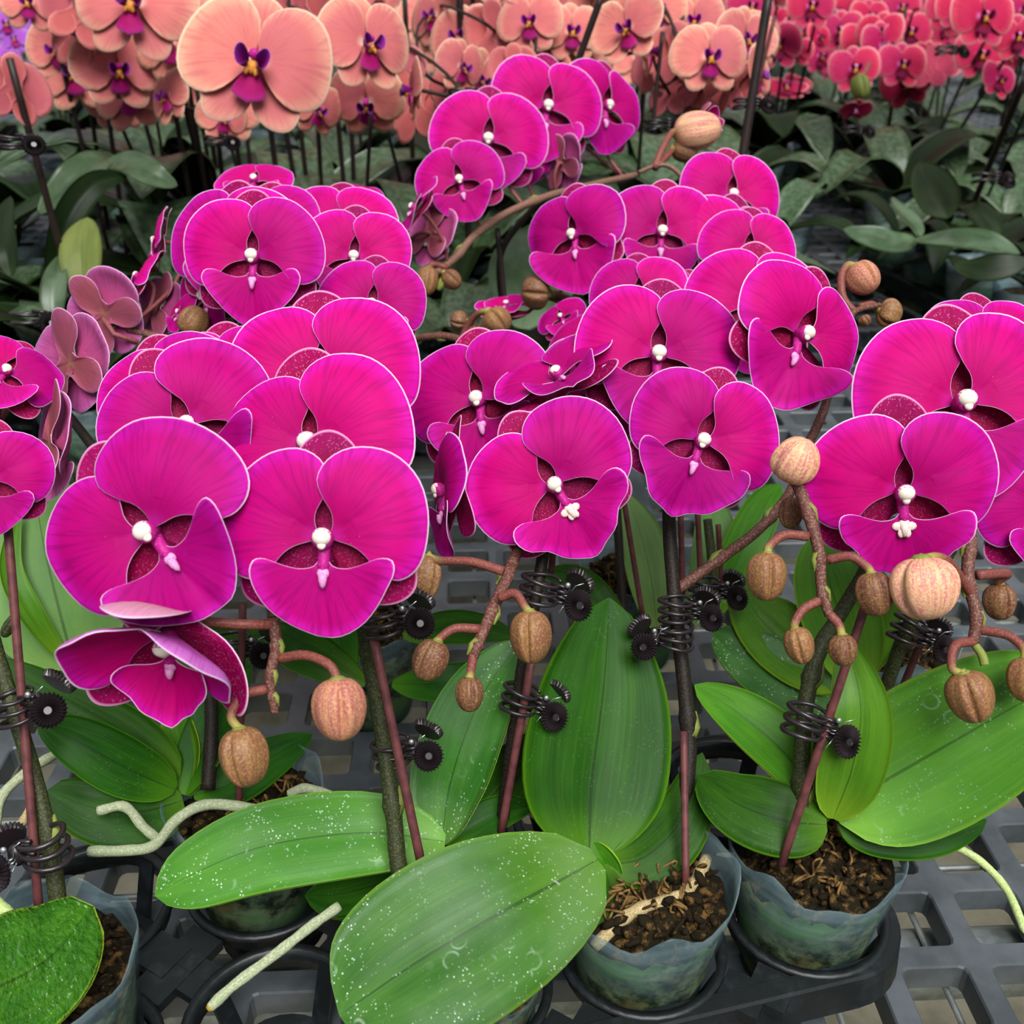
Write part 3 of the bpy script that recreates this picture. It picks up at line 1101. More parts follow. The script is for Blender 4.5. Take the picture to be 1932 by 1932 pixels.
def clip_meshes():
    if CLIP_MESH:
        return CLIP_MESH
    mb = MB()                                   # ribbed daisy-shaped grip
    nu = 26
    rings = [(0.0, .0022), (.0016, .0022), (.0022, .0012), (.0062, .0014), (.0074, .0004), (.0066, -.0010), (.0, -.0012)]
    for r, z in rings:
        for i in range(nu * 2):
            a = math.pi * i / nu
            k = 1.0 + (0.07 if i % 2 else -0.06) * (1 if r > .003 else 0)
            zz = z + (0.0013 if (i % 2 and .002 < r and z > 0) else 0)
            mb.v.append((r * k * math.cos(a), r * k * math.sin(a), zz))
    m = nu * 2
    for j in range(len(rings) - 1):
        for i in range(m):
            i2 = (i + 1) % m
            mb.face((j * m + i, (j + 1) * m + i, (j + 1) * m + i2, j * m + i2))
    CLIP_MESH['grip'] = mb.mesh('grip', CLIPM, False)
    mb = MB()                                   # one jaw hoop round the stem
    pts = [(.0078 * math.cos(a) , .0078 * math.sin(a) * .9, .0006 * math.sin(a * 2)) for a in [math.radians(d) for d in range(10, 352, 18)]]
    mb.tube(pts, [.0007 + .0004 * math.sin(math.pi * i / (len(pts) - 1)) for i in range(len(pts))], 7)
    CLIP_MESH['jaw_hoop'] = mb.mesh('jaw_hoop', CLIPM)
    mb = MB()                                   # hinge block
    mb.ball((0, 0, 0), .0030, .0026, .0042, nu=8, nv=6)
    for k in range(4):
        mb.tube([(-.006, -.0005, -.0036 + k * .0024), (-.002, -.002, -.0034 + k * .0023), (.001, -.0026, -.0032 + k * .0021)], .0009, 6)
    CLIP_MESH['hinge'] = mb.mesh('hinge', CLIPM)
    mb = MB()
    pts = [(.0011 * math.cos(a), -.0010 + .0011 * math.sin(a), -.0025 + a * .00022) for a in [k * .5 for k in range(26)]]
    mb.tube(pts, .00025, 5)
    mb.tube([pts[-1], (.003, -.002, .0045), (.006, -.0022, .006)], .00025, 5)
    mb.tube([pts[0], (-.001, -.003, -.005), (-.0022, -.0032, -.0075)], .00025, 5)
    mb.ball((-.0002, -.0026, .0045), .0012, .0010, .0012, nu=8, nv=6)
    CLIP_MESH['spring'] = mb.mesh('spring', STEEL)
    return CLIP_MESH


def clip(px, py, zc, label, flip=1, tilt=0.0, size=1.0, roll=0.0, face=0.0, group=None, hoops=3, small=False):
    """black flower clip gripping a stem; flip = side of its grips, roll = lean of the stem in the picture"""
    cm = clip_meshes()
    t = thing('flower_clip', label, 'clip', at(px, py, zc), group)
    z = (UV_ * math.cos(PITCH * .6) + FV * -math.sin(PITCH * .6) * 0)
    z = Vector((0, .25, 1)).normalized()
    y = Vector((0, 1, 0)) - z * z.y
    y.normalize()
    x = y.cross(z)
    B = Matrix((x, y, z)).transposed().to_4x4()
    B = B @ Matrix.Rotation(math.radians(roll), 4, 'Y') @ Matrix.Rotation(math.radians(face), 4, 'Z') @ Matrix.Scale(size, 4)
    def put(nm, me, M):
        link(nm, me, t, B @ M)
    T, R = Matrix.Translation, Matrix.Rotation
    for k in range(hoops):
        put('jaw_hoop', cm['jaw_hoop'], T((0, 0, (k - (hoops - 1) / 2) * .0042)) @ R(math.radians(0 if flip > 0 else 180), 4, 'Z') @ R(math.radians(-6 + 5 * k), 4, 'Y'))
    put('hinge', cm['hinge'], T((flip * .0098, -.001, 0)) @ (R(math.pi, 4, 'Z') if flip < 0 else Matrix.Identity(4)))
    put('grip', cm['grip'], T((flip * .0150, -.006, -.0025)) @ Matrix.Scale(.85, 4) @ R(math.radians(68), 4, 'X') @ R(math.radians(flip * 22), 4, 'Y'))
    if not small:
        put('grip', cm['grip'], T((flip * .0155, .006, .0030)) @ Matrix.Scale(.85, 4) @ R(math.radians(-60), 4, 'X') @ R(math.radians(flip * 30), 4, 'Y'))
        put('spring', cm['spring'], T((flip * .0102, -.0030, .0006)))
    return t


# ------------------------------------------------------------------ trays, bench, floor
def tray(corner, ang, nx, ny, pitch, z, label, depth=0.018, skip=(), cups=()):
    """black carrying tray of ring cells; corner = its near right corner on the ground plan, x runs to the left, y to the back"""
    t = thing('carrying_tray', label, 'tray', (corner[0], corner[1], 0))
    A = Matrix.Rotation(ang, 3, 'Z')
    def P(x, y, zz):
        return A @ Vector((-x, y, 0)) + Vector((0, 0, zz))
    Lx, Ly = nx * pitch, ny * pitch
    r = pitch * 0.42
    ol = []
    for cx, cy, a0 in ((Lx - r, Ly - r, 0), (r, Ly - r, 90), (r, r, 180), (Lx - r, r, 270)):
        for k in range(9):
            a = math.radians(a0 + k * 90 / 8)
            ol.append((cx + r * math.cos(a), cy + r * math.sin(a)))
    # outer frame: a flat top lip with a skirt
    mb = MB()
    prof = [(-.0085, -.0015), (-.0080, .0), (-.001, .0), (.0, -.0012), (.0015, -depth), (-.0005, -depth), (-.0018, -.004), (-.0085, -.004)]
    n = len(ol)
    for i, (x, y) in enumerate(ol):
        px_, py_ = ol[i - 1]
        nx_, ny_ = ol[(i + 1) % n]
        d = Vector((nx_ - px_, ny_ - py_, 0)).normalized()
        out = Vector((d.y, -d.x, 0))
        for o, zz in prof:
            mb.v.append(P(x + out.x * o, y + out.y * o, z + zz))
    m = len(prof)
    for i in range(n):
        i2 = (i + 1) % n
        for k in range(m):
            k2 = (k + 1) % m
            mb.face((i * m + k, i2 * m + k, i2 * m + k2, i * m + k2))
    fr = link('frame', mb.mesh('frame', TRAY, False), t)
    ringm = {}
    for ix in range(nx):
        for iy in range(ny):
            cx, cy = (ix + .5) * pitch, (iy + .5) * pitch
            mb = MB()
            ro, ri = pitch * .475, pitch * .425
            for (rr, zz) in ((ro, -.002), (ro, .0004), (ri, .0004), (ri, -.010), (ri + .0012, -.010), (ri + .0012, -.003)):
                for k in range(36):
                    a = math.radians(k * 10)
                    mb.v.append(P(cx + rr * math.cos(a), cy + rr * math.sin(a), z + zz))
            for q in range(6):
                q2 = (q + 1) % 6
                for k in range(36):
                    k2 = (k + 1) % 36
                    mb.face((q * 36 + k, q * 36 + k2, q2 * 36 + k2, q2 * 36 + k))
            rg = link('ring', mb.mesh('ring', TRAY), t)
            # basket: struts down to a foot ring that stands on the bench
            for k in range(4):
                a = math.radians(45 + 90 * k)
                m2 = MB()
                p0, p1 = P(cx + ri * math.cos(a), cy + ri * math.sin(a), z - .002), P(cx + ri * .72 * math.cos(a), cy + ri * .72 * math.sin(a), .004)
                w = A @ Vector((-math.sin(a + math.pi / 2 * 0) * -1, 0, 0))
                s_ = P(cx - math.sin(a), cy + math.cos(a), 0) - P(cx, cy, 0)
                u = (p0 - p1).normalized()
                v_ = s_.cross(u).normalized()
                for p in (p0, p1):
                    for sa, sb in ((-1, -1), (1, -1), (1, 1), (-1, 1)):
                        m2.v.append(p + s_ * .0042 * sa + v_ * .0009 * sb)
                for q in ((0, 1, 5, 4), (1, 2, 6, 5), (2, 3, 7, 6), (3, 0, 4, 7), (0, 3, 2, 1), (4, 5, 6, 7)):
                    m2.face(q)
                link('strut', m2.mesh('strut', TRAY, False), t)
            m2 = MB()
            for (rr, zz) in ((ri * .76, .0015), (ri * .76, .0055), (ri * .60, .0055), (ri * .60, .0015)):
                for k in range(28):
                    a = 2 * math.pi * k / 28
                    m2.v.append(P(cx + rr * math.cos(a), cy + rr * math.sin(a), zz))
            for q in range(4):
                q2 = (q + 1) % 4
                for k in range(28):
                    k2 = (k + 1) % 28
                    m2.face((q * 28 + k, q * 28 + k2, q2 * 28 + k2, q2 * 28 + k))
            link('foot_ring', m2.mesh('foot_ring', TRAY, False), t)
    # webs: straight ribs between the rings
    def web(x0, y0, x1, y1, w, dz=-.0012):
        dz -= .0003 * ((x1 > x0) + 2 * (y1 > y0))
        m2 = MB()
        d = (P(x1, y1, 0) - P(x0, y0, 0))
        u = d.normalized()
        s_ = Vector((-u.y, u.x, 0)) * w
        for p in (P(x0, y0, z), P(x1, y1, z)):
            for sa, zz in ((-1, dz), (1, dz), (1, dz - .005), (-1, dz - .005)):
                m2.v.append(p + s_ * sa + Vector((0, 0, zz)))
        for q in ((0, 1, 5, 4), (1, 2, 6, 5), (2, 3, 7, 6), (3, 0, 4, 7), (0, 3, 2, 1), (4, 5, 6, 7)):
            m2.face(q[::-1])
        link('web', m2.mesh('web', TRAY, False), t)
    c = pitch * .475 * .7071
    for ix in range(nx):
        for iy in range(ny):
            cx, cy = (ix + .5) * pitch, (iy + .5) * pitch
            for sx, sy in ((1, 1), (1, -1), (-1, 1), (-1, -1)):
                corner_ = (ix + (sx > 0) in (0, nx)) and (iy + (sy > 0) in (0, ny))
                if corner_:
                    continue
                web(cx + sx * c, cy + sy * c, cx + sx * pitch * .5, cy + sy * pitch * .5, .0085)
    return t


def bench_top(psi):
    t = thing('grow_bench', 'grey plastic grid bench top carrying all the pots and trays', 'bench', (0, 0, 0))
    A = Matrix.Rotation(psi, 3, 'Z')
    cell, bar, dep, n = 0.0425, 0.0060, 0.014, 14
    mb = MB()
    hole = []
    hh = cell / 2 - bar
    rc = 0.0035
    for cx, cy, a0 in ((hh - rc, hh - rc, 0), (-hh + rc, hh - rc, 90), (-hh + rc, -hh + rc, 180), (hh - rc, -hh + rc, 270)):
        for k in range(3):
            a = math.radians(a0 + 45 * k)
            hole.append((cx + rc * math.cos(a), cy + rc * math.sin(a)))
    c2 = cell / 2
    sq = []
    for x, y in hole:
        m = max(abs(x), abs(y))
        sq.append((x / m * c2, y / m * c2))
    for ix in range(n):
        for iy in range(n):
            ox, oy = (ix + .5) * cell, (iy + .5) * cell
            b = len(mb.v)
            for (x, y), (qx, qy) in zip(hole, sq):
                mb.v.append((ox + qx, oy + qy, 0))
                mb.v.append((ox + x * 1.05, oy + y * 1.05, 0))
                mb.v.append((ox + x, oy + y, -.001))
                mb.v.append((ox + x * .98, oy + y * .98, -dep))
                mb.v.append((ox + qx, oy + qy, -dep))
            for k in range(12):
                k2 = (k + 1) % 12
                for q in range(4):
                    mb.face((b + k * 5 + q, b + k2 * 5 + q, b + k2 * 5 + q + 1, b + k * 5 + q + 1))
    me = mb.mesh('grid_panel', BENCH, False)
    L = n * cell
    for i in range(-4, 6):
        for j in range(-1, 9):
            p = A @ Vector((i * L + .017, j * L + 0.012, 0))
            # keep to what the picture can show
            if j > 2 and abs(i) > 5:
                continue
            link('grid_panel', me, t, Matrix.Translation(p) @ A.to_4x4())
    # steel wires and a pipe that carry the panels
    mb = MB()
    mb.tube([(-2.5, 0, 0), (2.5, 0, 0)], .0016, 6)
    wx = mb.mesh('wire', ZINC)
    for k in range(24):
        link('wire', wx, t, Matrix.Translation(A @ Vector((0, 0.10 + k * .055, -.017))) @ A.to_4x4())
    for k in range(26):
        link('wire', wx, t, Matrix.Translation(A @ Vector((-.55 + k * .055, 1.0, -.0205))) @ (A @ Matrix.Rotation(math.pi / 2, 3, 'Z')).to_4x4())
    mb = MB()
    mb.tube([(-2.5, 0, 0), (2.5, 0, 0)], .017, 16)
    pm = mb.mesh('support_pipe', ZINC)
    for y in (.335, 1.1, 1.9):
        link('support_pipe', pm, t, Matrix.Translation(A @ Vector((0, y, -.04))) @ A.to_4x4())
    mb = MB()
    mb.tube([(0, 0, -.02), (0, 0, -.62)], .02, 12)
    lg = mb.mesh('leg', ZINC)
    for x in (-1.2, 1.2):
        for y in (.335, 1.9):
            link('leg', lg, t, Matrix.Translation(A @ Vector((x, y, -.03))))
    return t


def D(px, py, z):
    return (atz(px, py, z) - CAM).dot(FV)


# ------------------------------------------------------------------ setting: floor, bench, trays
mb = MB()
mb.box((0, 4, -0.66), 9, 9, 0.02)
fl = link('floor', mb.mesh('floor', CONC, False))
tag(fl, 'pale dusty concrete floor below the grid bench', None, kind='structure')

bench_top(math.radians(2.5))

TA = math.radians(14.0)
TPITCH = 0.078
TA3 = Matrix.Rotation(TA, 3, 'Z')
C3 = Vector((0.1315, 0.3165, 0))


def cell(ix, iy):
    return C3 + TA3 @ Vector((-ix * TPITCH, iy * TPITCH, 0))


corner = C3 - TA3 @ Vector((-TPITCH / 2, TPITCH / 2, 0))
tray(corner, TA, 5, 2, TPITCH, 0.036, 'black plastic carrying tray under the front row of clear pots')

# ------------------------------------------------------------------ front double-spike plant (left of centre)
pA = Plant('front magenta orchid left of centre with the widest facing bloom and long white-speckled leaf', (cell(2, 0).x, cell(2, 0).y, 0.0))
c = cell(2, 0)
pA.pot((c.x, c.y, .060), .0365, h=.056, seed=3)
pA.leaf([(840, 1588, .437), (690, 1570, .432), (500, 1595, .425), (360, 1650, .420), (292, 1690, .420)], 172, (0.1, -.45, .9), LF_SPOT2, fold=.10, prof=(0.78, .55), curl=.1)
pA.leaf([(832, 1592, .440), (850, 1470, .446), (905, 1320, .452), (985, 1205, .462)], 150, (-.45, -.85, .25), LF_SPOT, fold=.25, prof=(.85, .6))
pA.leaf([(850, 1600, .440), (760, 1650, .446), (650, 1685, .448), (575, 1690, .45)], 110, (0, -.3, .95), LF, fold=.08)
pA.leaf([(845, 1590, .446), (930, 1500, .456), (985, 1440, .47), (1040, 1380, .49)], 110, (.2, -.75, .6), LF, fold=.2)
pA.leaf([(840, 1598, .442), (890, 1560, .446), (950, 1530, .452), (1010, 1520, .46)], 70, (.1, -.5, .85), LF, fold=.3)
# left spike
sA = [(764, 1700, .416), (750, 1620, .418), (742, 1530, .420), (722, 1390, .424), (700, 1260, .424), (684, 1170, .415), (655, 1060, .408), (620, 960, .405)]
pA.stem(sA, .0036, .0030, STEM, nodes=(.30, .62))
pA.stem([(620, 960, .405), (585, 880, .408), (545, 860, .404), (520, 930, .392), (512, 1050, .372), (516, 1165, .362)], .0030, .0024, RACH, name='rachis')
pA.stem([(620, 960, .405), (590, 850, .43), (520, 790, .45), (440, 750, .47)], .0028, .0022, RACH, name='rachis')
pA.stem([(516, 1165, .362), (521, 1220, .361), (510, 1275, .3595), (513, 1310, .359), (519, 1345, .359)], .0022, .0014, RACH, name='rachis', n=30, nodes=(.25, .5, .8))
pA.flower(613, 1015, 398, .348, 0, 0, 0, ruffle=.35, lip=1.0)
pA.flower(285, 1003, 412, .347, 42, -4, 0, ruffle=.6, lip=1.05, lipx=.10, lipcurl=.3, notch=.3, rs=1.06)
pA.flower(352, 805, 330, .405, 27, 18, 8, ruffle=.6, lip=.9, lipx=.5, lipcurl=.6, ls=.92, rs=1.08)
pA.flower(588, 842, 405, .398, 6, -6, 10, ruffle=.4, ls=.86)
pA.flower(610, 720, 378, .445, 6, 4, 10, ruffle=.4, ls=.95)
pA.flower(425, 725, 265, .51, 8, 0, 12, ruffle=.4, ped=False)
pA.flower(325, 752, 285, .475, 22, 0, 12, ruffle=.4)
# nodding half-open flower below
fl8 = pA.flower(318, 1200, 400, .352, -6, -10, -46, cup=2.7, ruffle=.6, ped=False, lip=1.0, notch=.3, mats=(MAG, LILB, MAGS, PINKB, MAG))
m_ = MB()
m_.tube([pA.loc(at(*p)) for p in ((516, 1178, .361), (450, 1178, .360), (380, 1172, .358), (335, 1168, .356))], [.0019, .0018, .0018, .0020], 9)
link('pedicel', m_.mesh('pedicel', PED), pA.o)
pA.bud(641, 1338, 100, 118, .350, -86, [(524, 1243, .361), (575, 1236, .355), (622, 1255, .351), (637, 1285, .350)], BUDP, ph=.25)
pA.bud(461, 1428, 90, 112, .352, -80, [(505, 1300, .360), (460, 1312, .356), (436, 1350, .353)], BUD, ph=-.35)
# right spike
sB = [(944, 1580, .452), (960, 1450, .449), (975, 1340, .446), (990, 1230, .443), (1012, 1120, .44), (1030, 1000, .445), (1025, 900, .452)]
pA.stem(sB, .0030, .0027, STEMB, nodes=(.36,))
pA.stem([(1025, 900, .458), (1010, 930, .456), (992, 1000, .445), (965, 1068, .424)], .0027, .0024, RACH, name='rachis')
pA.stem([(1025, 900, .452), (1010, 820, .48), (970, 760, .51), (1000, 720, .55)], .0027, .002, RACH, name='rachis')
pA.stem([(965, 1068, .424), (930, 1150, .408), (902, 1215, .400), (893, 1240, .399)], .0026, .0020, RACH, name='rachis', n=24, nodes=(.1, .35, .7))
pA.flower(1045, 915, 312, .428, 32, 2, 0, ruffle=.6, lip=1.1, lipcurl=.4, notch=1.0, rs=1.05)
pA.flower(905, 757, 300, .50, 12, -15, 8, ruffle=.6)
pA.flower(1055, 715, 240, .475, 48, -38, 52, ruffle=.7, cup=.9)
pA.flower(1130, 738, 240, .52, 0, 0, 0)
pA.flower(845, 925, 275, .445, 4, -74, 0, ruffle=.6, rs=.9)
pA.bud(1001, 1202, 76, 100, .397, -88, [(942, 1128, .405), (972, 1120, .402), (990, 1145, .398)], BUD, ph=-.2)
pA.bud(811, 1246, 66, 80, .397, -112, [(905, 1187, .402), (858, 1186, .400), (828, 1206, .398)], BUDD, ph=-.5)
pA.bud(886, 1310, 52, 66, .397, -90, [(893, 1235, .399), (889, 1262, .398)], BUDD, ph=.3)
pA.bud(800, 1092, 62, 92, .418, -100, [(950, 1078, .41), (890, 1060, .413), (830, 1058, .416)], BUD, ph=.9)
pA.root([(170, 1606, .445), (235, 1605, .440), (290, 1595, .437), (335, 1545, .436), (390, 1518, .44), (470, 1525, .445), (560, 1545, .452), (640, 1560, .456)], .0024)
pA.root([(640, 1710, .425), (590, 1745, .418), (520, 1800, .409), (440, 1860, .402), (392, 1905, .398)], .0022)
pA.root([(545, 1500, .468), (575, 1488, .468), (620, 1500, .466), (680, 1520, .464)], .0024)
pA.root([(992, 1360, .485), (985, 1430, .478), (1015, 1480, .472), (1000, 1530, .466), (1050, 1555, .460), (1100, 1590, .452)], .0018, ROOTB)

# ------------------------------------------------------------------ front centre plant
c = cell(1, 0)
pC = Plant('centre orchid whose big white-spotted leaf hangs over the front of its clear pot', (c.x, c.y, 0.0))
pC.pot((c.x, c.y, .078), .0372, seed=1)
pC.leaf([(1128, 1622, .426), (960, 1712, .396), (800, 1805, .384), (690, 1880, .378), (640, 1915, .377)], 345, (-.12, -.48, .87), LF_SPOT, fold=.05, prof=(.80, .52), maxw=.11)
pC.leaf([(1112, 1618, .432), (1118, 1480, .440), (1140, 1300, .452), (1150, 1128, .468)], 275, (0.15, -.95, .28), LF, fold=.16, prof=(.86, .6), maxw=.11)
pC.leaf([(1140, 1630, .432), (1150, 1680, .425), (1130, 1725, .418), (1090, 1760, .414)], 75, (.4, -.5, .75), LF, fold=.1)
pC.leaf([(1150, 1632, .432), (1220, 1615, .436), (1290, 1540, .446), (1325, 1420, .462)], 130, (.1, -.7, .7), LF, fold=.15)
pC.leaf([(1160, 1665, .436), (1150, 1640, .433), (1135, 1615, .432), (1120, 1590, .434)], 46, (-.3, -.9, .3), LF_YOUNG, fold=.3, basew=.9, name='crown')
pC.root([atz(1120, 1790, .062), atz(1170, 1738, .066), atz(1215, 1712, .067), atz(1265, 1698, .066), atz(1310, 1665, .066), atz(1335, 1615, .064)], .0028, ROOTB, world=True)
pC.stem([(1240, 1610, .447), (1285, 1520, .452), (1300, 1420, .455), (1292, 1300, .458), (1280, 1200, .461), (1270, 1100, .464), (1262, 960, .468), (1275, 880, .475)], .0036, .0030, STEMB, nodes=(.36,))
pC.stem([(1275, 880, .475), (1300, 800, .485), (1330, 740, .50), (1350, 680, .53), (1360, 600, .56), (1350, 520, .6)], .0028, .0020, RACH, name='rachis')
pC.stem([(1272, 1116, .4655), (1350, 1060, .468), (1430, 1000, .476), (1490, 930, .485), (1520, 850, .493), (1555, 772, .50), (1570, 700, .51)], .0026, .0022, RACH, name='rachis', nodes=(.18, .4))
pC.stem([(1570, 700, .51), (1590, 640, .525), (1610, 590, .535), (1660, 575, .54)], .002, .0014, RACH, name='rachis')
pC.flower(1322, 832, 292, .432, -20, 4, 0, ruffle=.6, lip=1.12, notch=.4, rs=1.04)
pC.flower(1240, 672, 312, .475, -4, 0, 6, ruffle=.4)
pC.flower(1508, 632, 300, .475, -28, 26, 0, ruffle=.7, lip=1.1, lipx=.2, notch=.3)
pC.flower(1425, 580, 265, .55, -5, 0, 6)
pC.flower(1410, 475, 190, .61, -10, 0, 8)
pC.flower(1100, 640, 170, .56, 10, -40, 30)
pC.bud(1629, 525, 62, 62, .545, -60, [(1612, 590, .54), (1590, 560, .542), (1588, 520, .545), (1600, 500, .546)], BUDP, ph=.2, tilt=.3)
pC.bud(1678, 592, 54, 44, .545, -20, [(1622, 580, .54), (1645, 575, .543)], BUD, ph=1.0)
pC.bud(1632, 605, 24, 22, .53, -60, None, BUDD)

# ------------------------------------------------------------------ right plant
pD = Plant('right-hand orchid in a clear pot at the tray corner with broad bright leaf pointing right', (C3.x, C3.y, 0.0))
pD.pot((C3.x, C3.y, .078), .0372, seed=5)
pD.leaf([(1572, 1535, .434), (1660, 1480, .428), (1790, 1405, .412), (1930, 1325, .397), (2030, 1275, .390)], 300, (.12, -.62, .78), LF_BRIGHT, fold=.10, prof=(.80, .55), maxw=.11)
pD.leaf([(1572, 1545, .430), (1608, 1450, .418), (1624, 1330, .414), (1590, 1195, .424)], 128, (-.2, -.95, .25), LF_YOUNG, fold=.25, prof=(.8, .6), asym=1.1)
pD.leaf([(1560, 1540, .440), (1490, 1430, .446), (1400, 1350, .456), (1310, 1292, .468)], 110, (.35, -.75, .5), LF_YOUNG, fold=.35, prof=(.8, .6))
pD.leaf([(1560, 1556, .430), (1480, 1548, .428), (1390, 1515, .436), (1318, 1462, .450)], 142, (0, -.6, .8), LF, fold=.08, prof=(.85, .5))
pD.leaf([(1580, 1548, .438), (1660, 1560, .436), (1760, 1566, .430), (1862, 1548, .424)], 118, (.05, -.65, .75), LF, fold=-.05, prof=(.8, .55))
pD.leaf([(1555, 1550, .435), (1570, 1480, .434), (1560, 1420, .436), (1545, 1380, .440)], 60, (-.3, -.9, .3), LF, fold=.4)
pD.stem([(1515, 1560, .436), (1512, 1450, .432), (1520, 1330, .434), (1545, 1230, .440), (1590, 1150, .445), (1640, 1060, .444), (1660, 960, .442)], .0038, .0030, STEM, nodes=(.12, .42, .55))
pD.stem([(1660, 960, .442), (1640, 880, .44), (1590, 850, .428), (1530, 880, .416), (1500, 915, .410)], .0028, .0025, RACH, name='rachis')
pD.stem([(1500, 900, .408), (1522, 960, .403), (1545, 1040, .398), (1550, 1110, .396), (1565, 1162, .394)], .0026, .0019, RACH, name='rachis', n=32, nodes=(.28, .55, .8))
pD.flower(1702, 928, 352, .398, 2, -6, -10, ruffle=.5, lip=1.05, notch=1.0, lipcurl=.2)
pD.bud(1502, 868, 88, 88, .402, 70, None, BUDC, ph=1.1, tilt=.5)
pD.bud(1492, 968, 44, 60, .425, -95, None, BUDD, ph=.9)
pD.bud(1447, 1088, 72, 92, .394, -92, [(1524, 1012, .400), (1480, 1010, .398), (1452, 1030, .395)], BUD, ph=0)
pD.bud(1650, 1121, 68, 84, .390, -80, [(1562, 1056, .397), (1605, 1050, .393), (1636, 1070, .391)], BUDD, ph=.2)
pD.bud(1508, 1218, 54, 70, .392, -75, [(1548, 1132, .396), (1515, 1150, .394), (1500, 1175, .392)], BUD, ph=-.3)
pD.bud(1591, 1227, 52, 60, .390, -85, [(1566, 1160, .394), (1582, 1178, .392)], BUDD, ph=.1)
pD.root([(1790, 1590, .445), (1850, 1625, .448), (1900, 1680, .440), (1935, 1760, .425)], .0018, ROOTG)

# ------------------------------------------------------------------ far right plant
pE = Plant('right-edge orchid with the fattest pink-tan bud hanging from a red-brown stalk', tuple(atz(1640, 1390, .0)))
pE.pot((pE.b.x, pE.b.y, .076), .0365, seed=8)
pE.stem([(1645, 1400, .492), (1662, 1330, .482), (1700, 1215, .468), (1750, 1110, .455), (1800, 1020, .445), (1815, 940, .442)], .0034, .0028, STEM)
pE.stem([(1815, 940, .442), (1815, 900, .432), (1820, 950, .418), (1830, 1010, .408), (1826, 1090, .402), (1842, 1160, .398), (1836, 1212, .396)], .0032, .0022, RACH, name='rachis', n=40, nodes=(.55, .7, .85))
pE.stem([(1815, 940, .442), (1820, 850, .45), (1830, 760, .47), (1850, 680, .5)], .0028, .0022, RACH, name='rachis')
pE.stem([(1836, 1212, .396), (1852, 1235, .395), (1858, 1255, .394)], .0016, .0018, STEMG, name='growing_tip', rach=False)
pE.flower(1812, 762, 400, .425, 2, -2, 8, ruffle=.35, ls=1.02)
pE.flower(1860, 660, 240, .50, 0, 0, 12)
pE.flower(1975, 955, 300, .43, 10, 10, 0)
pE.bud(1743, 1110, 122, 118, .382, -85, [(1832, 1120, .400), (1815, 1095, .396), (1790, 1060, .388), (1765, 1050, .384)], BUDC, ph=.9)
pE.bud(1886, 1136, 60, 68, .418, -88, [(1845, 1085, .404), (1900, 1082, .412), (1884, 1095, .416)], BUDD, ph=.1)
pE.bud(1831, 1315, 86, 98, .385, -72, [(1838, 1210, .396), (1802, 1218, .391), (1796, 1260, .387)], BUD, ph=-.35)
pE.bud(1935, 1282, 66, 84, .385, -90, [(1846, 1188, .397), (1900, 1198, .391), (1930, 1222, .387)], BUD, ph=.2)
pE.leaf([(1620, 1300, .50), (1590, 1180, .515), (1560, 1080, .53), (1545, 1010, .55)], 150, (-.1, -.95, .3), LF_YOUNG, fold=.3, prof=(.8, .6))
pE.leaf([(1600, 1310, .50), (1520, 1300, .51), (1420, 1240, .52), (1345, 1190, .53)], 130, (.1, -.65, .75), LF_SPOT, fold=.15, prof=(.75, .5))
pE.leaf([(1590, 1300, .505), (1500, 1230, .52), (1430, 1160, .53), (1390, 1090, .545)], 130, (.3, -.9, .4), LF_YOUNG, fold=.35, prof=(.8, .55))
pE.leaf([(1600, 1290, .51), (1640, 1220, .52), (1660, 1140, .53), (1650, 1070, .545)], 90, (-.4, -.85, .35), LF_YOUNG, fold=.3)

# ------------------------------------------------------------------ plant at the left, leaves below the nodding flower
c = cell(3, 1)
pF = Plant('left orchid with glossy dark leaf fan under the nodding half-open flower', (c.x - .008, c.y + .012, 0.0))
pF.pot((c.x - .008, c.y + .012, .074), .0365, seed=11)
pF.leaf([(335, 1470, .472), (240, 1400, .470), (120, 1330, .468), (-30, 1240, .470)], 125, (.3, -.6, .72), LF, fold=.35, prof=(.75, .55))
pF.leaf([(330, 1490, .468), (240, 1450, .455), (150, 1400, .448), (70, 1360, .448)], 120, (.1, -.7, .7), LF, fold=.15, prof=(.8, .55))
pF.leaf([(345, 1510, .470), (270, 1530, .460), (180, 1525, .452), (90, 1490, .450)], 150, (0, -.65, .76), LF, fold=.05, prof=(.8, .5))
pF.leaf([(350, 1500, .470), (380, 1420, .478), (420, 1330, .488), (470, 1240, .50)], 90, (-.3, -.9, .3), LF, fold=.35)
pF.leaf([(365, 1500, .472), (430, 1480, .478), (510, 1430, .488), (590, 1385, .50)], 90, (0, -.6, .8), LF, fold=.1)
pF.leaf([(345, 1495, .474), (345, 1420, .482), (335, 1370, .49), (320, 1310, .50)], 70, (-.1, -.95, .25), LF_YOUNG, fold=.4)
pF.stem([(392, 1490, .470), (398, 1400, .474), (395, 1300, .48), (360, 1180, .49), (280, 1000, .51), (180, 850, .53), (110, 760, .54)], .0034, .0024, STEMB)
pF.stem([(110, 760, .54), (60, 730, .53), (20, 760, .5), (-20, 820, .47)], .0024, .002, RACH, name='rachis')
pF.flower(105, 838, 235, .475, -12, -20, 0, ruffle=.6, ped=False, mats=(MAGB, MAGB, MAGSB, MAGSB, MAGB)).rotation_euler.rotate_axis('Y', math.pi * .82)
pF.flower(140, 685, 200, .52, 10, 0, 0, ruffle=.6, ped=False, mats=(MAGB, MAGB, MAGSB, MAGSB, MAGB)).rotation_euler.rotate_axis('Y', math.pi * .85)
pF.flower(10, 705, 200, .47, -30, 35, 30, ruffle=1.0, lipcurl=.5)
pF.bud(68, 735, 30, 34, .50, -60, None, BUD)
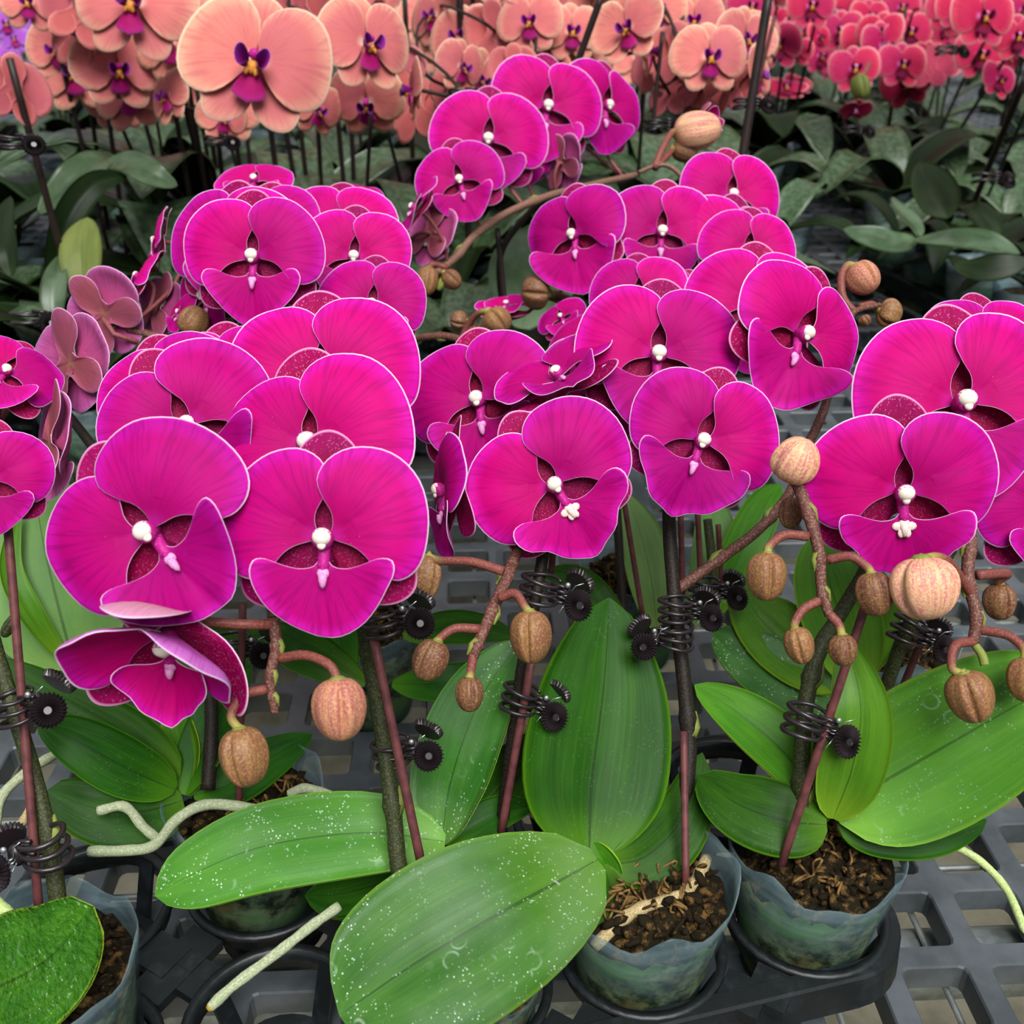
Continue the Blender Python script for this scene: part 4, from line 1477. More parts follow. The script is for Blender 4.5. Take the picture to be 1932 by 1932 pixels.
pF.root([(185, 1530, .445), (235, 1522, .446), (270, 1560, .448), (300, 1585, .450)], .0022)
pF.root([(-10, 1560, .47), (5, 1500, .475), (60, 1450, .48), (110, 1420, .49)], .0024)
pF.root([(25, 1570, .47), (50, 1540, .472), (75, 1480, .478)], .0022, ROOTB)

# ------------------------------------------------------------------ plant at the lower left corner
pG = Plant('corner orchid at lower left with pebbled glossy leaf in a bluish film pot', (-.183, .262, 0.0))
pG.pot((-.183, .262, .074), .0372, seed=13)
pG.leaf([(-60, 1880, .385), (20, 1850, .378), (100, 1800, .374), (172, 1712, .372)], 240, (0, -.6, .8), LF_ROUGH, fold=.04, prof=(.62, .42), maxw=.1)
pG.stem([(112, 1720, .41), (92, 1580, .412), (60, 1450, .415), (20, 1320, .418), (-10, 1220, .42), (-60, 1050, .42), (-40, 950, .42)], .0036, .0030, STEM, nodes=(.18,))
pG.flower(-18, 905, 225, .405, 0, 18, 0, ruffle=.6)
pG.bud(18, 1180, 22, 50, .415, 60, None, STEM)
pG.root([(-20, 1690, .40), (15, 1725, .398), (30, 1750, .398)], .0026, ROOTG)

# pale broad leaf behind the left cluster
pK = Plant('orchid behind the left cluster showing one broad pale green leaf', tuple(atz(140, 1235, .0)))
pK.pot((pK.b.x, pK.b.y, .07), .036, seed=15)
pK.leaf([(140, 1260, .545), (110, 1150, .54), (80, 1020, .545), (60, 890, .56)], 270, (.2, -.92, .35), LF_PALE, fold=.1, prof=(.8, .5), maxw=.14)
pK.leaf([(130, 1255, .545), (60, 1160, .53), (20, 1070, .53), (35, 960, .54)], 50, (.6, -.6, .4), LF_YOUNG, fold=.4)
pK.leaf([(150, 1250, .55), (300, 1250, .55), (400, 1230, .56), (520, 1190, .58)], 120, (0, -.6, .8), LF, fold=.1)

# ------------------------------------------------------------------ back left cluster
pH = Plant('orchid cluster at back left with one round bloom above the pale bud', tuple(atz(560, 1000, 0)))
pH.pot((pH.b.x, pH.b.y, .072), .036, seed=17)
pH.stem([(560, 960, .66), (570, 800, .64), (580, 680, .615), (560, 560, .60), (530, 480, .60), (560, 420, .63)], .0032, .0024, STEM)
pH.stem([(570, 700, .62), (420, 660, .60), (320, 640, .59), (240, 620, .59)], .0026, .0022, RACH, name='rachis')
pH.flower(479, 487, 266, .525, 0, 0, 0, ruffle=.4)
pH.flower(440, 462, 262, .56, 4, -10, 5, ruffle=.4)
pH.flower(668, 488, 215, .565, -4, 6, 4, ruffle=.4)
pH.flower(702, 578, 210, .54, -6, 4, 8, ruffle=.5)
pH.flower(505, 432, 210, .60, 0, 0, 12, ruffle=.4)
pH.flower(640, 435, 215, .62, 0, 0, 12, ruffle=.4)
pH.flower(480, 345, 150, .66, 0, 0, 40, ruffle=.6)
pH.flower(665, 372, 120, .66, 0, 10, 45, ruffle=.6)
pH.flower(390, 560, 180, .57, 20, -35, 0, ruffle=.6)
pH.flower(300, 455, 135, .61, 10, -68, 10, ruffle=.8)
pH.flower(265, 525, 140, .60, 0, -60, 30, ruffle=.9)
for (x, y, w, z, r, q) in ((203, 592, 175, .59, 40, .88), (300, 585, 140, .61, -20, .80)):
    pH.flower(x, y, w, z, r, 0, 0, ruffle=.6, ped=False, mats=(MAGB, MAGB, MAGSB, MAGSB, MAGB)).rotation_euler.rotate_axis('Y', math.pi * q)
pH.flower(340, 590, 90, .575, 0, -40, 20, ruffle=.8, ped=False)
pH.bud(366, 606, 58, 58, .56, 60, [(420, 650, .58), (395, 640, .57), (378, 632, .565)], BUD, ph=.3)
m_ = MB()
m_.tube([pH.loc(at(*p)) for p in ((195, 600, .586), (215, 630, .585), (260, 645, .588))], .0015, 8)
link('pedicel', m_.mesh('pedicel', PEDR), pH.o)

# ------------------------------------------------------------------ back centre cluster on an arching stalk
pI = Plant('back orchid with blooms strung along one arching bare stalk', tuple(atz(960, 760, 0)))
pI.pot((pI.b.x, pI.b.y, .072), .036, seed=19)
pI.stem([(960, 740, .86), (950, 600, .85), (945, 480, .83), (1000, 400, .80), (1040, 368, .78)], .0028, .0026, STEMB)
pI.stem([(1200, 330, .86), (1120, 348, .82), (1040, 368, .775), (960, 400, .755), (900, 440, .735), (860, 485, .725), (822, 515, .72)], .0026, .0030, RACT, name='rachis', nodes=(.4, .6, .8))
pI.flower(868, 342, 172, .72, 14, -4, 0, ruffle=.6, notch=.3)
pI.flower(920, 267, 218, .765, -4, 6, 0, ruffle=.5, rs=1.05)
pI.flower(1030, 205, 216, .80, -6, 14, 0, ruffle=.5)
pI.flower(1140, 202, 190, .84, -8, 38, 0, ruffle=.5)
pI.flower(1075, 190, 150, .86, 0, 10, 10)
pI.flower(785, 395, 140, .70, 35, -70, 30, ruffle=.6)
pI.flower(990, 300, 110, .80, 0, 20, -20)
for (x, y, w, z, r, q) in ((815, 445, 130, .725, -20, .78), (1065, 310, 110, .80, 10, .7)):
    pI.flower(x, y, w, z, r, 0, 0, ruffle=.6, ped=True, mats=(MAGB, MAGB, MAGSB, MAGSB, MAGB)).rotation_euler.rotate_axis('Y', math.pi * q)
pI.bud(806, 530, 40, 54, .715, -95, [(842, 505, .72), (818, 498, .718), (808, 508, .716)], BUD, ph=.4)
pI.bud(852, 528, 36, 40, .72, -40, [(838, 500, .722)], BUDD, ph=.2)
pI.bud(833, 535, 16, 30, .72, -120, None, STEMG)
pI.leaf([(985, 620, .88), (1000, 540, .90), (1020, 480, .92), (1045, 430, .95)], 170, (0, -.9, .4), LF_BG, fold=.1, maxw=.12)

# ------------------------------------------------------------------ back right-of-centre cluster
pJ = Plant('orchid cluster right of centre at back with a side-turned bloom and an opening pink bud', tuple(atz(1180, 860, 0)))
pJ.pot((pJ.b.x, pJ.b.y, .072), .036, seed=23)
pJ.stem([(1180, 830, .74), (1190, 700, .72), (1210, 590, .70), (1240, 500, .69), (1290, 420, .70), (1310, 360, .72)], .0032, .0026, STEMB)
pJ.stem([(1190, 640, .71), (1120, 600, .69), (1060, 570, .68), (1030, 560, .68)], .0024, .0018, RACH, name='rachis')
pJ.stem([(1310, 360, .72), (1270, 318, .72), (1240, 312, .72), (1205, 325, .72)], .0018, .0014, RACT, name='rachis')
pJ.flower(1085, 445, 205, .645, 8, -30, 0, ruffle=.6, lip=1.2, lipx=-.2)
pJ.flower(1247, 440, 214, .645, -4, 2, 2, ruffle=.4)
pJ.flower(1378, 462, 205, .65, -14, 16, 0, ruffle=.6)
pJ.flower(1378, 372, 205, .70, -6, 10, 6, ruffle=.4)
pJ.flower(1205, 560, 185, .60, 0, -6, 10, ruffle=.4)
pJ.flower(1290, 560, 120, .60, -20, 0, 10, ruffle=.4)
pJ.flower(1150, 470, 90, .68, 0, 0, 0)
pJ.flower(1060, 600, 100, .63, 30, -30, 30, ruffle=.6)
pJ.flower(955, 580, 120, .69, 0, -10, 60, ruffle=.9, cup=.6)
pJ.bud(1010, 551, 66, 54, .66, 175, [(1075, 565, .68), (1050, 555, .672)], BUDD, ph=.3)
pJ.bud(1316, 246, 70, 88, .74, 10, [(1235, 318, .72), (1250, 280, .725), (1268, 250, .735)], BUDC, ph=.5)
pJ.flower(1322, 238, 96, .752, -80, 60, 10, cup=4.0, ruffle=.4, ped=False)
pJ.bud(1292, 285, 40, 50, .745, -20, [(1240, 312, .72), (1262, 290, .735)], BUDD, ph=.5)

# stalk of buds in the middle gap
pL = Plant('bud-tipped orchid stalk crossing the dark gap in the middle', tuple(atz(760, 830, 0)))
pL.pot((pL.b.x, pL.b.y, .07), .036, seed=29)
pL.stem([(760, 800, .76), (765, 700, .74), (780, 645, .70), (830, 634, .685), (870, 642, .675), (905, 668, .665)], .0024, .0026, RACH, name='rachis', nodes=(.6, .85))
pL.bud(938, 607, 56, 52, .655, -50, [(872, 640, .675), (885, 610, .67), (905, 590, .662)], BUD, ph=.1)
pL.bud(865, 605, 38, 32, .68, 170, [(885, 625, .675)], BUDD, ph=.5)
pL.bud(895, 632, 34, 46, .675, -80, None, BUDD, ph=.5)

# leaves of the plants in the middle ground
def shade_leaves(pl, rows):
    for sp, w, nrm, mat in rows:
        pl.leaf(sp, w, nrm, mat, fold=.12, maxw=.13)


pM = Plant('orchid behind the front centre pot with light green leaves beside dark stakes', tuple(atz(1190, 1230, 0)))
pM.pot((pM.b.x, pM.b.y, .07), .036, seed=31)
shade_leaves(pM, [
    ([(1240, 1190, .60), (1230, 1100, .60), (1210, 1010, .61), (1180, 930, .62)], 90, (.1, -.9, .4), LF_PALE),
    ([(1330, 1180, .60), (1390, 1060, .60), (1440, 960, .61), (1475, 915, .62)], 80, (0, -.9, .4), LF_YOUNG),
    ([(1300, 1180, .60), (1340, 1100, .61), (1350, 1000, .62), (1330, 920, .64)], 90, (0, -.9, .4), LF_PALE),
    ([(1190, 1200, .58), (1130, 1130, .58), (1080, 1090, .59), (1020, 1080, .60)], 60, (0, -.6, .8), LF),
])
pM.stem([(1180, 1210, .60), (1172, 1100, .60), (1165, 980, .60), (1160, 900, .61)], .0028, .0026, STEMB)
pM.stem([(1350, 1180, .58), (1345, 1080, .585), (1335, 980, .59)], .003, .0026, STEM)

pN = Plant('orchid behind the fattest front stem with dark leaf between the hanging buds', tuple(atz(700, 1330, 0)))
pN.pot((pN.b.x, pN.b.y, .07), .036, seed=33)
shade_leaves(pN, [
    ([(760, 1200, .555), (830, 1185, .55), (900, 1185, .545), (975, 1200, .54)], 66, (0, -.75, .65), LF),
    ([(740, 1290, .54), (810, 1290, .53), (870, 1280, .53), (930, 1250, .53)], 70, (0, -.6, .8), LF),
    ([(690, 1290, .55), (600, 1240, .55), (540, 1210, .56), (500, 1180, .57)], 90, (0, -.7, .7), LF),
    ([(660, 1290, .55), (640, 1200, .57), (600, 1150, .58), (560, 1120, .6)], 80, (0, -.8, .6), LF),
])

# ------------------------------------------------------------------ stakes of the front plants
stake(at(796, 1635, .41), at(705, 1205, .405), .0019, 'maroon support stake leaning beside the front green stem left of centre')
stake(at(945, 1575, .445), at(1004, 1240, .434), .0019, 'maroon support stake behind the two smallest hanging buds')
stake(at(1294, 1665, .428), at(1290, 1380, .444), .0017, 'maroon support stake standing in the centre clear pot')
stake(at(1474, 1632, .422), at(1640, 1120, .404), .0019, 'maroon support stake leaning across the right-hand plant')
stake(at(1690, 1330, .49), at(1740, 1205, .464), .0018, 'short maroon stake end beside the far right green stem')
stake(at(75, 1735, .405), at(12, 960, .415), .0019, 'long maroon support stake at the left edge above the corner pot')
stake(at(450, 1560, .475), at(458, 1140, .44), .0017, 'maroon support stake behind the nodding half-open flower')
for i, (x0, y0, x1, y1, d, w) in enumerate(((1213, 1165, 1178, 950, .56, 'nearest the round-lipped bloom'), (1288, 1120, 1284, 960, .52, 'just right of the dark central stem'), (1322, 1090, 1316, 960, .53, 'between the dark stem and the light leaf'), (1362, 1110, 1355, 990, .56, 'beside the light green leaf'), (1040, 1080, 1045, 1020, .455, 'under the bloom with the ragged lip'))):
    stake(at(x0, y0, d), at(x1, y1, d * .985), .0015, 'thin maroon stake in the middle ground ' + w)

# ------------------------------------------------------------------ clips of the front plants
clip(722, 1172, .408, 'black flower clip half hidden under the widest facing bloom', 1, roll=-14, size=1.0)
clip(741, 1418, .428, 'black flower clip low on the front green stem with hoops at left', 1, roll=-14, size=1.0)
clip(982, 1318, .440, 'black flower clip against the broad upright leaf', 1, roll=12, size=1.0)
clip(1020, 1112, .432, 'black flower clip hanging under the bloom with the ragged lip', 1, roll=8, size=1.05)
clip(1276, 1150, .455, 'upper black flower clip on the dark central stem', 1, roll=-2, size=.95)
clip(1274, 1200, .452, 'lower black flower clip on the dark central stem', -1, roll=-2, size=.95)
clip(1330, 1112, .52, 'black flower clip in the middle ground right of the central stem', 1, size=1.0)
clip(1520, 1360, .414, 'black flower clip on the right-hand plant among bright leaves', 1, roll=12, size=1.05)
clip(1715, 1188, .462, 'black flower clip just below the fattest pink-tan bud', 1, roll=18, size=1.0)
clip(28, 1335, .410, 'upper black flower clip on the left edge stem', 1, roll=-16, size=1.1)
clip(85, 1600, .404, 'lower black flower clip on the left edge stem', -1, roll=-12, size=1.15)
clip(440, 1218, .452, 'black flower clip behind the nodding half-open flower', 1, size=.95)

# trays of the plants further back
tray((.20, .86, 0), math.radians(6), 9, 4, .088, .034, 'long black carrying tray below the back magenta clusters')

# ------------------------------------------------------------------ background: coral, red and purple orchids, their leaves and stakes
LEAF_CACHE = {}


def rosette_leaf(v, mat, dark):
    key = (v, mat.name)
    if key in LEAF_CACHE:
        return LEAF_CACHE[key]
    rng = random.Random(v * 5 + 1)
    L = rng.uniform(.9, 1.1)
    w = rng.uniform(.34, .42)
    up = (0.30, 0.16, 0.42, 0.06, 0.24)[v % 5]
    dr = (0.02, -0.10, 0.30, -0.16, -0.04)[v % 5]
    sp = [(0, 0, 0), (.25 * L, 0, up * .65), (.6 * L, 0, up), (L, 0, dr)]
    q = [Vector(p) for p in catmull(sp, 10)]
    mb = MB()
    rows = 7
    for side in (0, 1):
        for i, p in enumerate(q):
            t = i / 9
            tg = (q[min(i + 1, 9)] - q[max(i - 1, 0)]).normalized()
            sv = Vector((0, 1, 0))
            nn = tg.cross(sv).normalized()
            if nn.z < 0:
                nn = -nn
            ww = max(max(0, math.sin(math.pi * t ** .85)) ** .6, .2 * (1 - t) ** 2 + .01)
            for j in range(rows):
                x = (j - 3) / 3
                mb.v.append(p + sv * (x * w * .5 * ww) + nn * (.10 * abs(x) * w * ww - side * .012))
    nb = 10 * rows
    for i in range(9):
        for j in range(rows - 1):
            a, b = i * rows + j, i * rows + j + 1
            c_, d_ = b + rows, a + rows
            uv = [(j / 6, i / 9), ((j + 1) / 6, i / 9), ((j + 1) / 6, (i + 1) / 9), (j / 6, (i + 1) / 9)]
            mb.face((d_, c_, b, a), uv[::-1], 0)
            mb.face((nb + a, nb + b, nb + c_, nb + d_), uv, 1)
        for j in (0, rows - 1):
            a, d_ = i * rows + j, (i + 1) * rows + j
            mb.face((a, nb + a, nb + d_, d_), [(j / 6, i / 9)] * 4, 0)
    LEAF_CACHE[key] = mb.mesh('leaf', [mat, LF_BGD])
    return LEAF_CACHE[key]


POT_CACHE = {}
ORD = ('first', 'second', 'third', 'fourth', 'fifth', 'sixth', 'seventh', 'eighth', 'ninth', 'tenth', 'eleventh', 'twelfth', 'thirteenth', 'fourteenth', 'fifteenth', 'sixteenth', 'seventeenth', 'eighteenth', 'nineteenth', 'twentieth')


def bg_plant(label, x, y, group, n_leaf=5, z0=.085, L=.15, leafmats=(LF_BG,), seed=0, pot_r=.042):
    p = Plant(label, (x, y, 0), group)
    rng = random.Random(seed * 7 + 3)
    a0 = rng.uniform(0, 6.28)
    for k in range(n_leaf):
        a = a0 + k * 2 * math.pi / n_leaf + rng.uniform(-.35, .35)
        s_ = L * rng.uniform(.8, 1.15)
        M = Matrix.Translation((0, 0, z0 + k * .002)) @ Matrix.Rotation(a, 4, 'Z') @ Matrix.Scale(s_, 4)
        link('leaf', rosette_leaf(rng.randrange(5), rng.choice(leafmats), False), p.o, M)
    if 'pot' not in POT_CACHE:
        pp = p.pot((x, y, .085), pot_r, h=.085, low=True, seed=2)
        POT_CACHE['pot'] = (pp.data, pp.children[0].data)
    else:
        pp = link('pot', POT_CACHE['pot'][0], p.o)
        link('potting_mix', POT_CACHE['pot'][1], pp)
    return p


def bg_spike(p, top, lean=0.0, mat=None, r=.0022):
    """stem from the foot to the top point, given in world space"""
    b = Vector((p.b.x + .012, p.b.y, .085))
    t = Vector(top)
    pts = catmull([b, b.lerp(t, .5) + Vector((lean, .03, .02)), b.lerp(t, .85) + Vector((lean * .5, .02, .025)), t], 22)
    mb = MB()
    mb.tube([p.loc(q) for q in pts], [lerp(r * 1.15, r * .8, i / 21) for i in range(22)], 6)
    p.part('flower_stem', mb, mat or STEMB)
    p.r.extend([Vector(q) for q in pts])


def bg_stake(p, px, py, zc, label, group, r=.0026, lean=0.0, back=.02, mat=None):
    t = at(px, py, zc)
    stake((t.x + lean, t.y + back, .06), t, r, label, mat or STAKED, group)


CG = 'coral orchids behind the magenta ones'
SG = 'dark stakes among the coral orchids'
# coral plants: label, foot x/y offset from the flower mean, flowers (px, py, w, zc, roll, yaw, pitch)
coral = [
    ('coral orchid cut by the left edge, one bloom seen from the side', [(22, 170, 150, .86, 0, -130, 0), (150, 25, 150, .98, 10, -150, 0), (55, 5, 120, 1.0, 0, 10, 0)]),
    ('coral orchid at top left with purple-lipped bloom cut by the top edge', [(255, 8, 235, .90, -6, 6, 4), (225, 108, 120, 1.04, 0, 5, -10), (150, 70, 130, 1.02, 10, 160, 0)]),
    ('coral orchid with the largest pale salmon bloom at top left of centre', [(482, 118, 292, .80, -10, 10, 0), (318, 182, 115, .96, 6, -35, 0), (420, 222, 100, .98, 0, 30, -10), (570, 20, 170, .9, 0, 150, 10), (598, 205, 110, .94, 0, 40, -15)]),
    ('coral orchid whose tall narrow bloom shows a purple lip at top centre', [(690, 82, 195, .84, 6, 34, 0), (692, 190, 150, .95, 0, 0, -35), (780, 168, 120, .90, 4, -72, 0), (640, 40, 130, .96, 0, -20, 0), (745, 130, 120, .98, 8, 160, 0)]),
    ('coral orchid at top centre behind the thick upright black stake', [(870, 70, 140, 1.05, 0, -20, 0), (935, 60, 130, 1.02, 0, 160, 10), (870, 125, 110, 1.0, 0, 40, -10), (820, 30, 120, 1.1, 0, -30, 0), (968, 130, 100, .98, 0, 178, 10), (905, 150, 120, 1.02, 0, 35, -10), (845, 165, 100, 1.04, 10, 150, 0)]),
    ('coral orchid with three small purple lips right of top centre', [(1000, 42, 130, 1.0, 0, -8, 0), (1078, 60, 125, 1.02, 0, 8, 0), (1030, 140, 105, 1.03, 10, 165, 0), (1050, 5, 110, 1.1, 0, 0, 0), (1105, 90, 90, 1.05, 0, 20, -10)]),
    ('coral orchid with a drooping split bloom above the opening pink bud', [(1185, 55, 150, .95, 8, -26, 0), (1222, 95, 110, .97, 0, 75, 0), (1278, 105, 140, 1.0, 0, 170, 0), (1240, 20, 120, 1.05, 0, 0, 0), (1265, 180, 100, 1.0, 10, 150, -20), (1300, 150, 130, 1.0, 10, 168, 0), (1240, 130, 110, 1.03, 0, 150, 0)]),
    ('coral orchid leaning on the slanted black stake right of top centre', [(1338, 108, 150, .95, 0, 4, 0), (1405, 75, 130, 1.0, 0, 20, 0), (1440, 70, 110, 1.02, 0, 40, 0), (1385, 170, 110, .98, 12, 120, -20), (1310, 40, 120, 1.06, 0, -10, 0), (1330, 185, 100, 1.02, 0, 160, 0), (1425, 140, 120, .98, 10, 60, 0)]),
]
for i, (lab, fs) in enumerate(coral):
    mx = sum(at(f[0], f[1], f[3]).x for f in fs) / len(fs)
    my = max(at(f[0], f[1], f[3]).y for f in fs)
    p = bg_plant(lab, mx, my + .16, CG, 5, .12, .20, (LF_BG, LF_BG, LF_BGD), seed=i + 1)
    topf = min(fs, key=lambda f: f[1])
    tp = at(topf[0], topf[1] - 20, topf[3] + .05)
    bg_spike(p, tp, .0, STEMB)
    for f in fs:
        p.std('coral', *f, variant=(0, 1, 0, 2)[int(f[0]) % 4], low=f[2] < 180)

for i, (px, py, zc, lean, r) in enumerate(((18, 150, .72, .005, .0030), (84, 30, .95, .01, .0026), (150, 100, 1.0, -.02, .0024), (186, 120, .98, -.02, .0026), (308, 120, .95, .0, .0026), (322, 110, .97, .02, .0024),
                                           (346, 140, .96, .0, .0026), (368, 190, 1.02, .0, .0024), (400, 200, .98, -.01, .0026), (432, 215, 1.0, .0, .0024), (500, 200, .95, .0, .0028), (528, 215, 1.0, .01, .0026),
                                           (560, 220, 1.02, .0, .0026), (595, 200, 1.0, -.01, .0024), (628, 160, .98, .0, .0026), (660, 200, 1.02, -.01, .0026), (762, 10, .98, .0, .0026), (865, -20, .90, .005, .0034), (892, 30, .96, -.01, .0022))):
    bg_stake(None, px, py - 40, zc + .12, 'slim dark stake among the top left coral orchids, %s from the left' % ORD[i], SG, r * 1.1, lean)
bg_stake(None, 700, 215, .92, 'dark thin stake between the two magenta clusters at back', None, .0018, -.03)
stake(at(1078, 150, .93), at(1136, -10, .90), .0032, 'thick black stake leaning right at top centre', STAKED)
stake(at(1395, 330, .92), at(1452, -20, .88), .0042, 'thickest black stake slanting up to the top edge right of centre', STAKED)
stake(at(1405, 260, .95), at(1462, 30, .92), .0018, 'thin brown stake beside the thickest slanted black stake', STAKE)
stake(at(955, 600, .84), at(938, 430, .82), .0024, 'short dark stake in the gap below the arching stalk', STAKED)
stake(at(1230, 250, .98), at(1250, 60, .95), .0020, 'thin dark stake behind the opening pink bud', STAKED)
for (px, py, zc, lab) in ((22, 268, .72, 'dark clip high on the left edge stake'), (52, 600, .66, 'dark clip low on the left edge stake behind the magenta blooms'), (405, 265, .98, 'dark clip among stakes below the largest salmon bloom'), (868, 178, .9, 'dark clip on the upright stake behind the arching cluster'),
                          (1405, 195, .92, 'dark clip on the thickest slanted black stake'), (1240, 235, .96, 'dark clip behind the opening pink bud')):
    clip(px, py, zc, lab, 1, size=1.25, small=True, hoops=2)

# long leaves that can be told apart at the left
pO = Plant('tall-leaved orchid at back left with an arching two-tone leaf', tuple(atz(150, 640, 0)))
pO.pot((pO.b.x, pO.b.y, .09), .045, h=.09, seed=41, low=True)
pO.leaf([(90, 560, .98), (120, 430, .96), (175, 350, .97), (240, 330, 1.0)], 60, (.5, -.6, .5), LF_BGD, fold=.5, maxw=.1)
pO.leaf([(75, 400, 1.0), (140, 340, 1.0), (190, 300, 1.02), (240, 300, 1.05)], 60, (-.2, -.7, .7), LF_BG, fold=.2, maxw=.1)
pO.leaf([(190, 310, 1.02), (240, 305, 1.0), (290, 330, .99), (335, 350, 1.0)], 52, (.2, -.6, .8), LF_BG, fold=.15, maxw=.1)
pO.leaf([(160, 560, .92), (155, 500, .92), (155, 450, .93), (165, 410, .95)], 80, (.1, -.95, .3), LF_YEL, fold=.3, maxw=.1)
pO.leaf([(105, 620, .9), (100, 570, .9), (105, 520, .91), (115, 480, .93)], 50, (.2, -.95, .3), LF_BG, fold=.3, maxw=.1)
pO.leaf([(115, 640, .85), (140, 620, .86), (200, 640, .86), (260, 650, .87)], 60, (0, -.8, .6), LF_BG, fold=.1, maxw=.1)
pO.leaf([(20, 520, .95), (10, 470, .95), (5, 420, .97), (20, 370, 1.0)], 50, (.2, -.95, .3), LF_BGD, fold=.3, maxw=.1)

# purple orchids far left
PG = 'purple orchids at far left'
for i, (lab, fs) in enumerate((('small purple orchid behind the coral ones at far top left', [(15, 45, 70, 1.5, 0, 10, 0), (50, 55, 60, 1.55, 0, -20, 0), (30, 75, 60, 1.5, 10, 0, 10)]),
                               ('purple orchid with blooms hanging below the coral ones at left', [(100, 60, 70, 1.45, 0, 20, 0), (140, 85, 60, 1.4, 0, 0, 0), (135, 125, 46, 1.4, 0, -20, 0), (165, 60, 50, 1.5, 0, 0, 0)]),
                               ('lone pale purple bloom low among the left stakes', [(232, 222, 50, 1.5, 20, -30, 0), (250, 200, 36, 1.55, 0, 30, 0)]))):
    mx = sum(at(f[0], f[1], f[3]).x for f in fs) / len(fs)
    my = max(at(f[0], f[1], f[3]).y for f in fs)
    p = bg_plant(lab, mx, my + .1, PG, 5, .10, .16, (LF_BGD, LF_BG), seed=70 + i)
    topf = min(fs, key=lambda f: f[1])
    bg_spike(p, at(topf[0], topf[1] - 10, topf[3] + .03))
    for f in fs:
        p.std('purple', *f, variant=0)

# red orchids at the top right
RG = 'red orchids in the block at top right'
reds = [
    ('red orchid at top right corner with the largest rose-red blooms', [(1853, 32, 128, 1.30, 0, 4, 0), (1920, 70, 100, 1.35, 0, -10, 0), (1930, 20, 90, 1.4, 0, 0, 0), (1800, 20, 80, 1.5, 0, 10, 0)]),
    ('red orchid with an open cup-shaped bud hanging below its blooms', [(1612, 130, 100, 1.60, 4, -6, 0), (1625, 78, 84, 1.70, -4, 4, 0), (1586, 58, 90, 1.75, 0, -10, 0), (1640, 32, 80, 1.8, 0, 8, 0)]),
    ('red orchid with one symmetrical bloom low in the red block', [(1701, 122, 98, 1.60, -2, 2, 0), (1716, 60, 92, 1.72, 0, 0, 0), (1755, 110, 76, 1.7, 0, 12, 0), (1700, 15, 80, 1.85, 0, 0, 0)]),
    ('red orchid below the corner blooms with a drooping lowest flower', [(1849, 104, 104, 1.55, 0, 0, 0), (1884, 150, 80, 1.5, -10, 20, 0), (1784, 52, 76, 1.75, 0, -12, 0), (1900, 110, 70, 1.6, 0, 30, 0)]),
    ('rose orchid beside the thickest slanted stake with a purplish bloom on top', [(1530, 12, 96, 1.55, 0, 0, 0), (1508, 60, 70, 1.7, 0, 10, 0), (1504, 98, 64, 1.65, 0, -10, 0), (1545, 70, 60, 1.7, 0, 30, 0)]),
    ('low pinkish red orchid facing up beside the coral block', [(1482, 172, 86, 1.75, 0, 0, 42), (1505, 160, 60, 1.78, 0, 20, 30), (1460, 165, 50, 1.8, 10, -10, 20)]),
]
for i, (lab, fs) in enumerate(reds):
    mx = sum(at(f[0], f[1], f[3]).x for f in fs) / len(fs)
    my = max(at(f[0], f[1], f[3]).y for f in fs)
    p = bg_plant(lab, mx, my + .05, RG, 5, .095, .17, (LF_BG, LF_BGD, LF_BG), seed=20 + i)
    topf = min(fs, key=lambda f: f[1])
    tp = at(topf[0], topf[1] - 12, topf[3] + .04)
    bg_spike(p, tp, .0, STEMB)
    for f in fs:
        p.std('red', *f, variant=0 if f[6] < 20 else 1)
    if i == 1:
        p.bud(1624, 165, 36, 46, 1.5, -80, [(1640, 120, 1.52), (1630, 140, 1.5)], LF_YEL)
        p.std('red', 1614, 205, 62, 1.48, 0, 0, -70, variant=1)
    stake((p.b.x + .01, p.b.y - .01, .06), tp + Vector((.01, -.01, -.02)), .0026, 'dark stake in the red block ' + ('beside the top right corner blooms', 'above the cup-shaped hanging red bud', 'beside the low symmetrical red bloom', 'beside the drooping lowest red flower', 'beside the purplish rose bloom', 'beside the low up-facing red orchid')[i], STAKED, 'dark stakes among the red orchids')
# two slanted stakes in front of the red block
stake(atz(1822, 420, .08), at(1934, 150, 1.15), .0040, 'thick dark stake slanting to the right edge in front of the red orchids', STAKED)
stake(atz(1850, 400, .08), at(1945, 190, 1.16), .0022, 'thin dark stake slanting beside the thick one at the right edge', STAKED)
for (px, py, zc, lab) in ((1782, 95, 1.5, 'dark clip on a stake in the middle of the red block'), (1856, 335, 1.2, 'dark clip low on the slanted right edge stake'), (1605, 245, 1.5, 'dark clip below the cup-shaped red bud')):
    clip(px, py, zc, lab, 1, size=1.6, small=True, hoops=2)

# the near rosette at the right and its tray of empty pots
pR = Plant('flowerless orchid at right with two long pale leaves spread flat', tuple(atz(1725, 455, .0)))
pR.pot((pR.b.x, pR.b.y, .075), .036, h=.075, seed=43, low=True)
pR.leaf([(1725, 448, 1.22), (1690, 455, 1.20), (1640, 445, 1.20), (1592, 432, 1.21)], 44, (0, -.5, .85), LF_BG, fold=.1, maxw=.09)
pR.leaf([(1725, 452, 1.20), (1790, 448, 1.16), (1860, 455, 1.13), (1925, 478, 1.12)], 40, (0, -.5, .85), LF_BG, fold=.1, maxw=.09)
pR.leaf([(1790, 410, 1.24), (1775, 380, 1.25), (1755, 340, 1.27), (1735, 305, 1.30)], 86, (-.2, -.95, .2), LF_BGD, fold=.15, maxw=.12)
pR.leaf([(1735, 445, 1.22), (1720, 420, 1.24), (1700, 395, 1.26), (1685, 372, 1.28)], 26, (.3, -.8, .5), LF_BG, fold=.3, maxw=.09)
